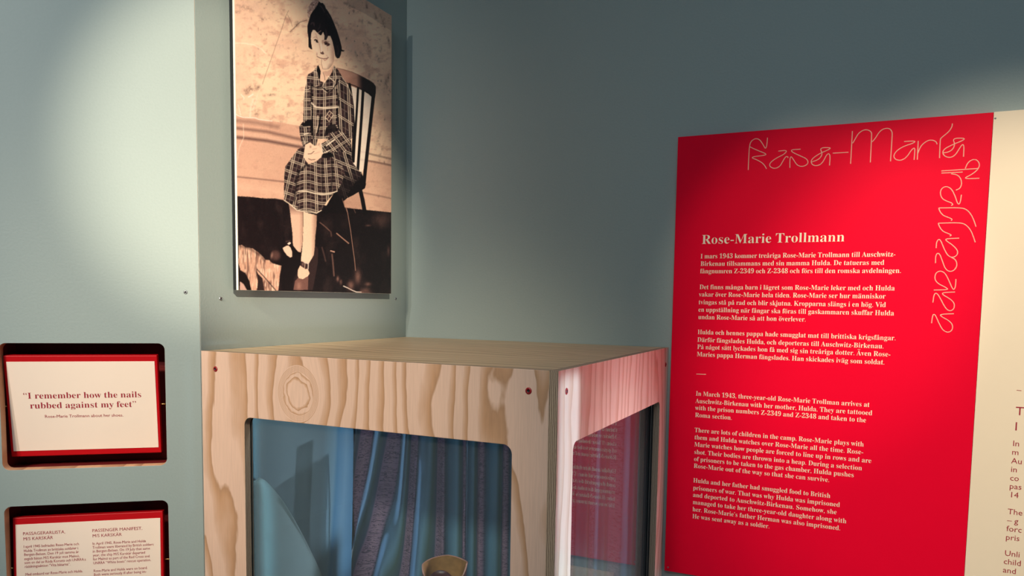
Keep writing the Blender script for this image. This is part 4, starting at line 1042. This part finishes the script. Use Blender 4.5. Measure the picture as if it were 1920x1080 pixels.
# ------------------------------------------------------------------ shoe on its block
block = bevelled_box('display_block', 0.19, 0.42, -0.46, -0.20, CB + T, -0.487, M_cream, None, 0.001)
tag(block, 'cream block inside the case, under the small leather shoe', 'block')
def shoe_at(cx, cy, zb):
    t = thing('shoe', (cx, cy, zb), 'small dark red-brown leather shoe with tan lining inside the glazed case', 'shoe', rotz=0.35)
    M_leather = plain('oxblood_leather', (0.050, 0.010, 0.013), 0.35, noise=0.25, scale=60, bump=0.3)
    M_lining = plain('tan_lining', (0.30, 0.145, 0.05), 0.5, noise=0.65, scale=55, bump=0.3)
    M_rim = plain('worn_leather_rim', (0.42, 0.20, 0.16), 0.5, noise=0.2)
    M_sole = plain('leather_sole', (0.05, 0.03, 0.025), 0.6)
    n = 48
    def ring(lv, inset=0.0):
        # lv 0 = at the sole, 1 = at the collar; toe runs to -y
        out = []
        for k in range(n):
            a = 2 * math.pi * k / n; c, s = math.cos(a), math.sin(a)
            front_ = max(0.0, -s)
            toe = (0.098 * (1 - lv) ** 0.75 + 0.026 * lv) if s < 0 else 0.038
            half = (0.031 + 0.010 * lv ** 2 + 0.003 * math.sin(lv * 3)) * (1 - 0.12 * front_ * (1 - lv))
            top = 0.102 - 0.034 * front_ ** 1.3 - 0.006 * abs(c) + 0.006 * max(0, c) ** 6
            z = 0.010 + (top - 0.010) * lv ** 0.9
            out.append(((half - inset) * (abs(c) ** 0.85) * (1 if c > 0 else -1), (toe - inset) * s * (1.0 if s > 0 else 1), z))
        return out
    levels = [0, 0.06, 0.15, 0.28, 0.42, 0.56, 0.70, 0.84, 0.95, 1.0]
    V = []; F = []
    for l in levels: V += ring(l)
    for i in range(len(levels) - 1):
        for k in range(n): F.append((i * n + k, i * n + (k + 1) % n, (i + 1) * n + (k + 1) % n, (i + 1) * n + k))
    mesh_object('upper', V, F, M_leather, t, smooth=True)
    V = []; F = []
    for l in levels[::-1][:8]: V += ring(l, 0.0022)
    for i in range(7):
        for k in range(n): F.append((i * n + k, i * n + (k + 1) % n, (i + 1) * n + (k + 1) % n, (i + 1) * n + k))
    mesh_object('lining', V, F, M_lining, t, smooth=True)
    V = []; F = []
    ra, rb = ring(1.0, -0.0004), ring(1.0, 0.0024)
    for a, b_ in zip(ra, rb): V += [a, ((a[0] + b_[0]) / 2, (a[1] + b_[1]) / 2, a[2] + 0.0012), b_]
    for k in range(n):
        i = 3 * k; j = 3 * ((k + 1) % n); F += [(i, j, j + 1, i + 1), (i + 1, j + 1, j + 2, i + 2)]
    mesh_object('collar_rim', V, F, M_rim, t, smooth=True)
    # arched tongue standing in front of the opening
    V = []; F = []
    for j in range(9):
        w = j / 8
        for k in range(13):
            a = math.pi * k / 12
            x = 0.024 * math.cos(a); hgt = 0.055 + 0.030 * math.sin(a) ** 0.8 if j == 8 else 0.0
            V.append((x, -0.030 - 0.012 * math.sin(a) * (1 - w * 0.4), 0.045 + (0.026 + 0.030 * math.sin(a)) * w))
    for j in range(8):
        for k in range(12): F.append((j * 13 + k, j * 13 + k + 1, (j + 1) * 13 + k + 1, (j + 1) * 13 + k))
    tg = mesh_object('tongue', V, F, M_leather, t, smooth=True)
    so_ = tg.modifiers.new('thickness', 'SOLIDIFY'); so_.thickness = 0.002
    V = []; F = []
    outl = [(0.034 * math.cos(a), (0.040 if math.sin(a) > 0 else 0.102) * math.sin(a)) for a in [2 * math.pi * k / n for k in range(n)]]
    V = [(x, y, 0.0) for x, y in outl] + [(x, y, 0.011) for x, y in outl]
    F = [tuple(range(n))[::-1], tuple(range(n, 2 * n))] + [(k, (k + 1) % n, n + (k + 1) % n, n + k) for k in range(n)]
    mesh_object('sole', V, F, M_sole, t)
    return t
shoe_at(0.303, -0.335, -0.487)
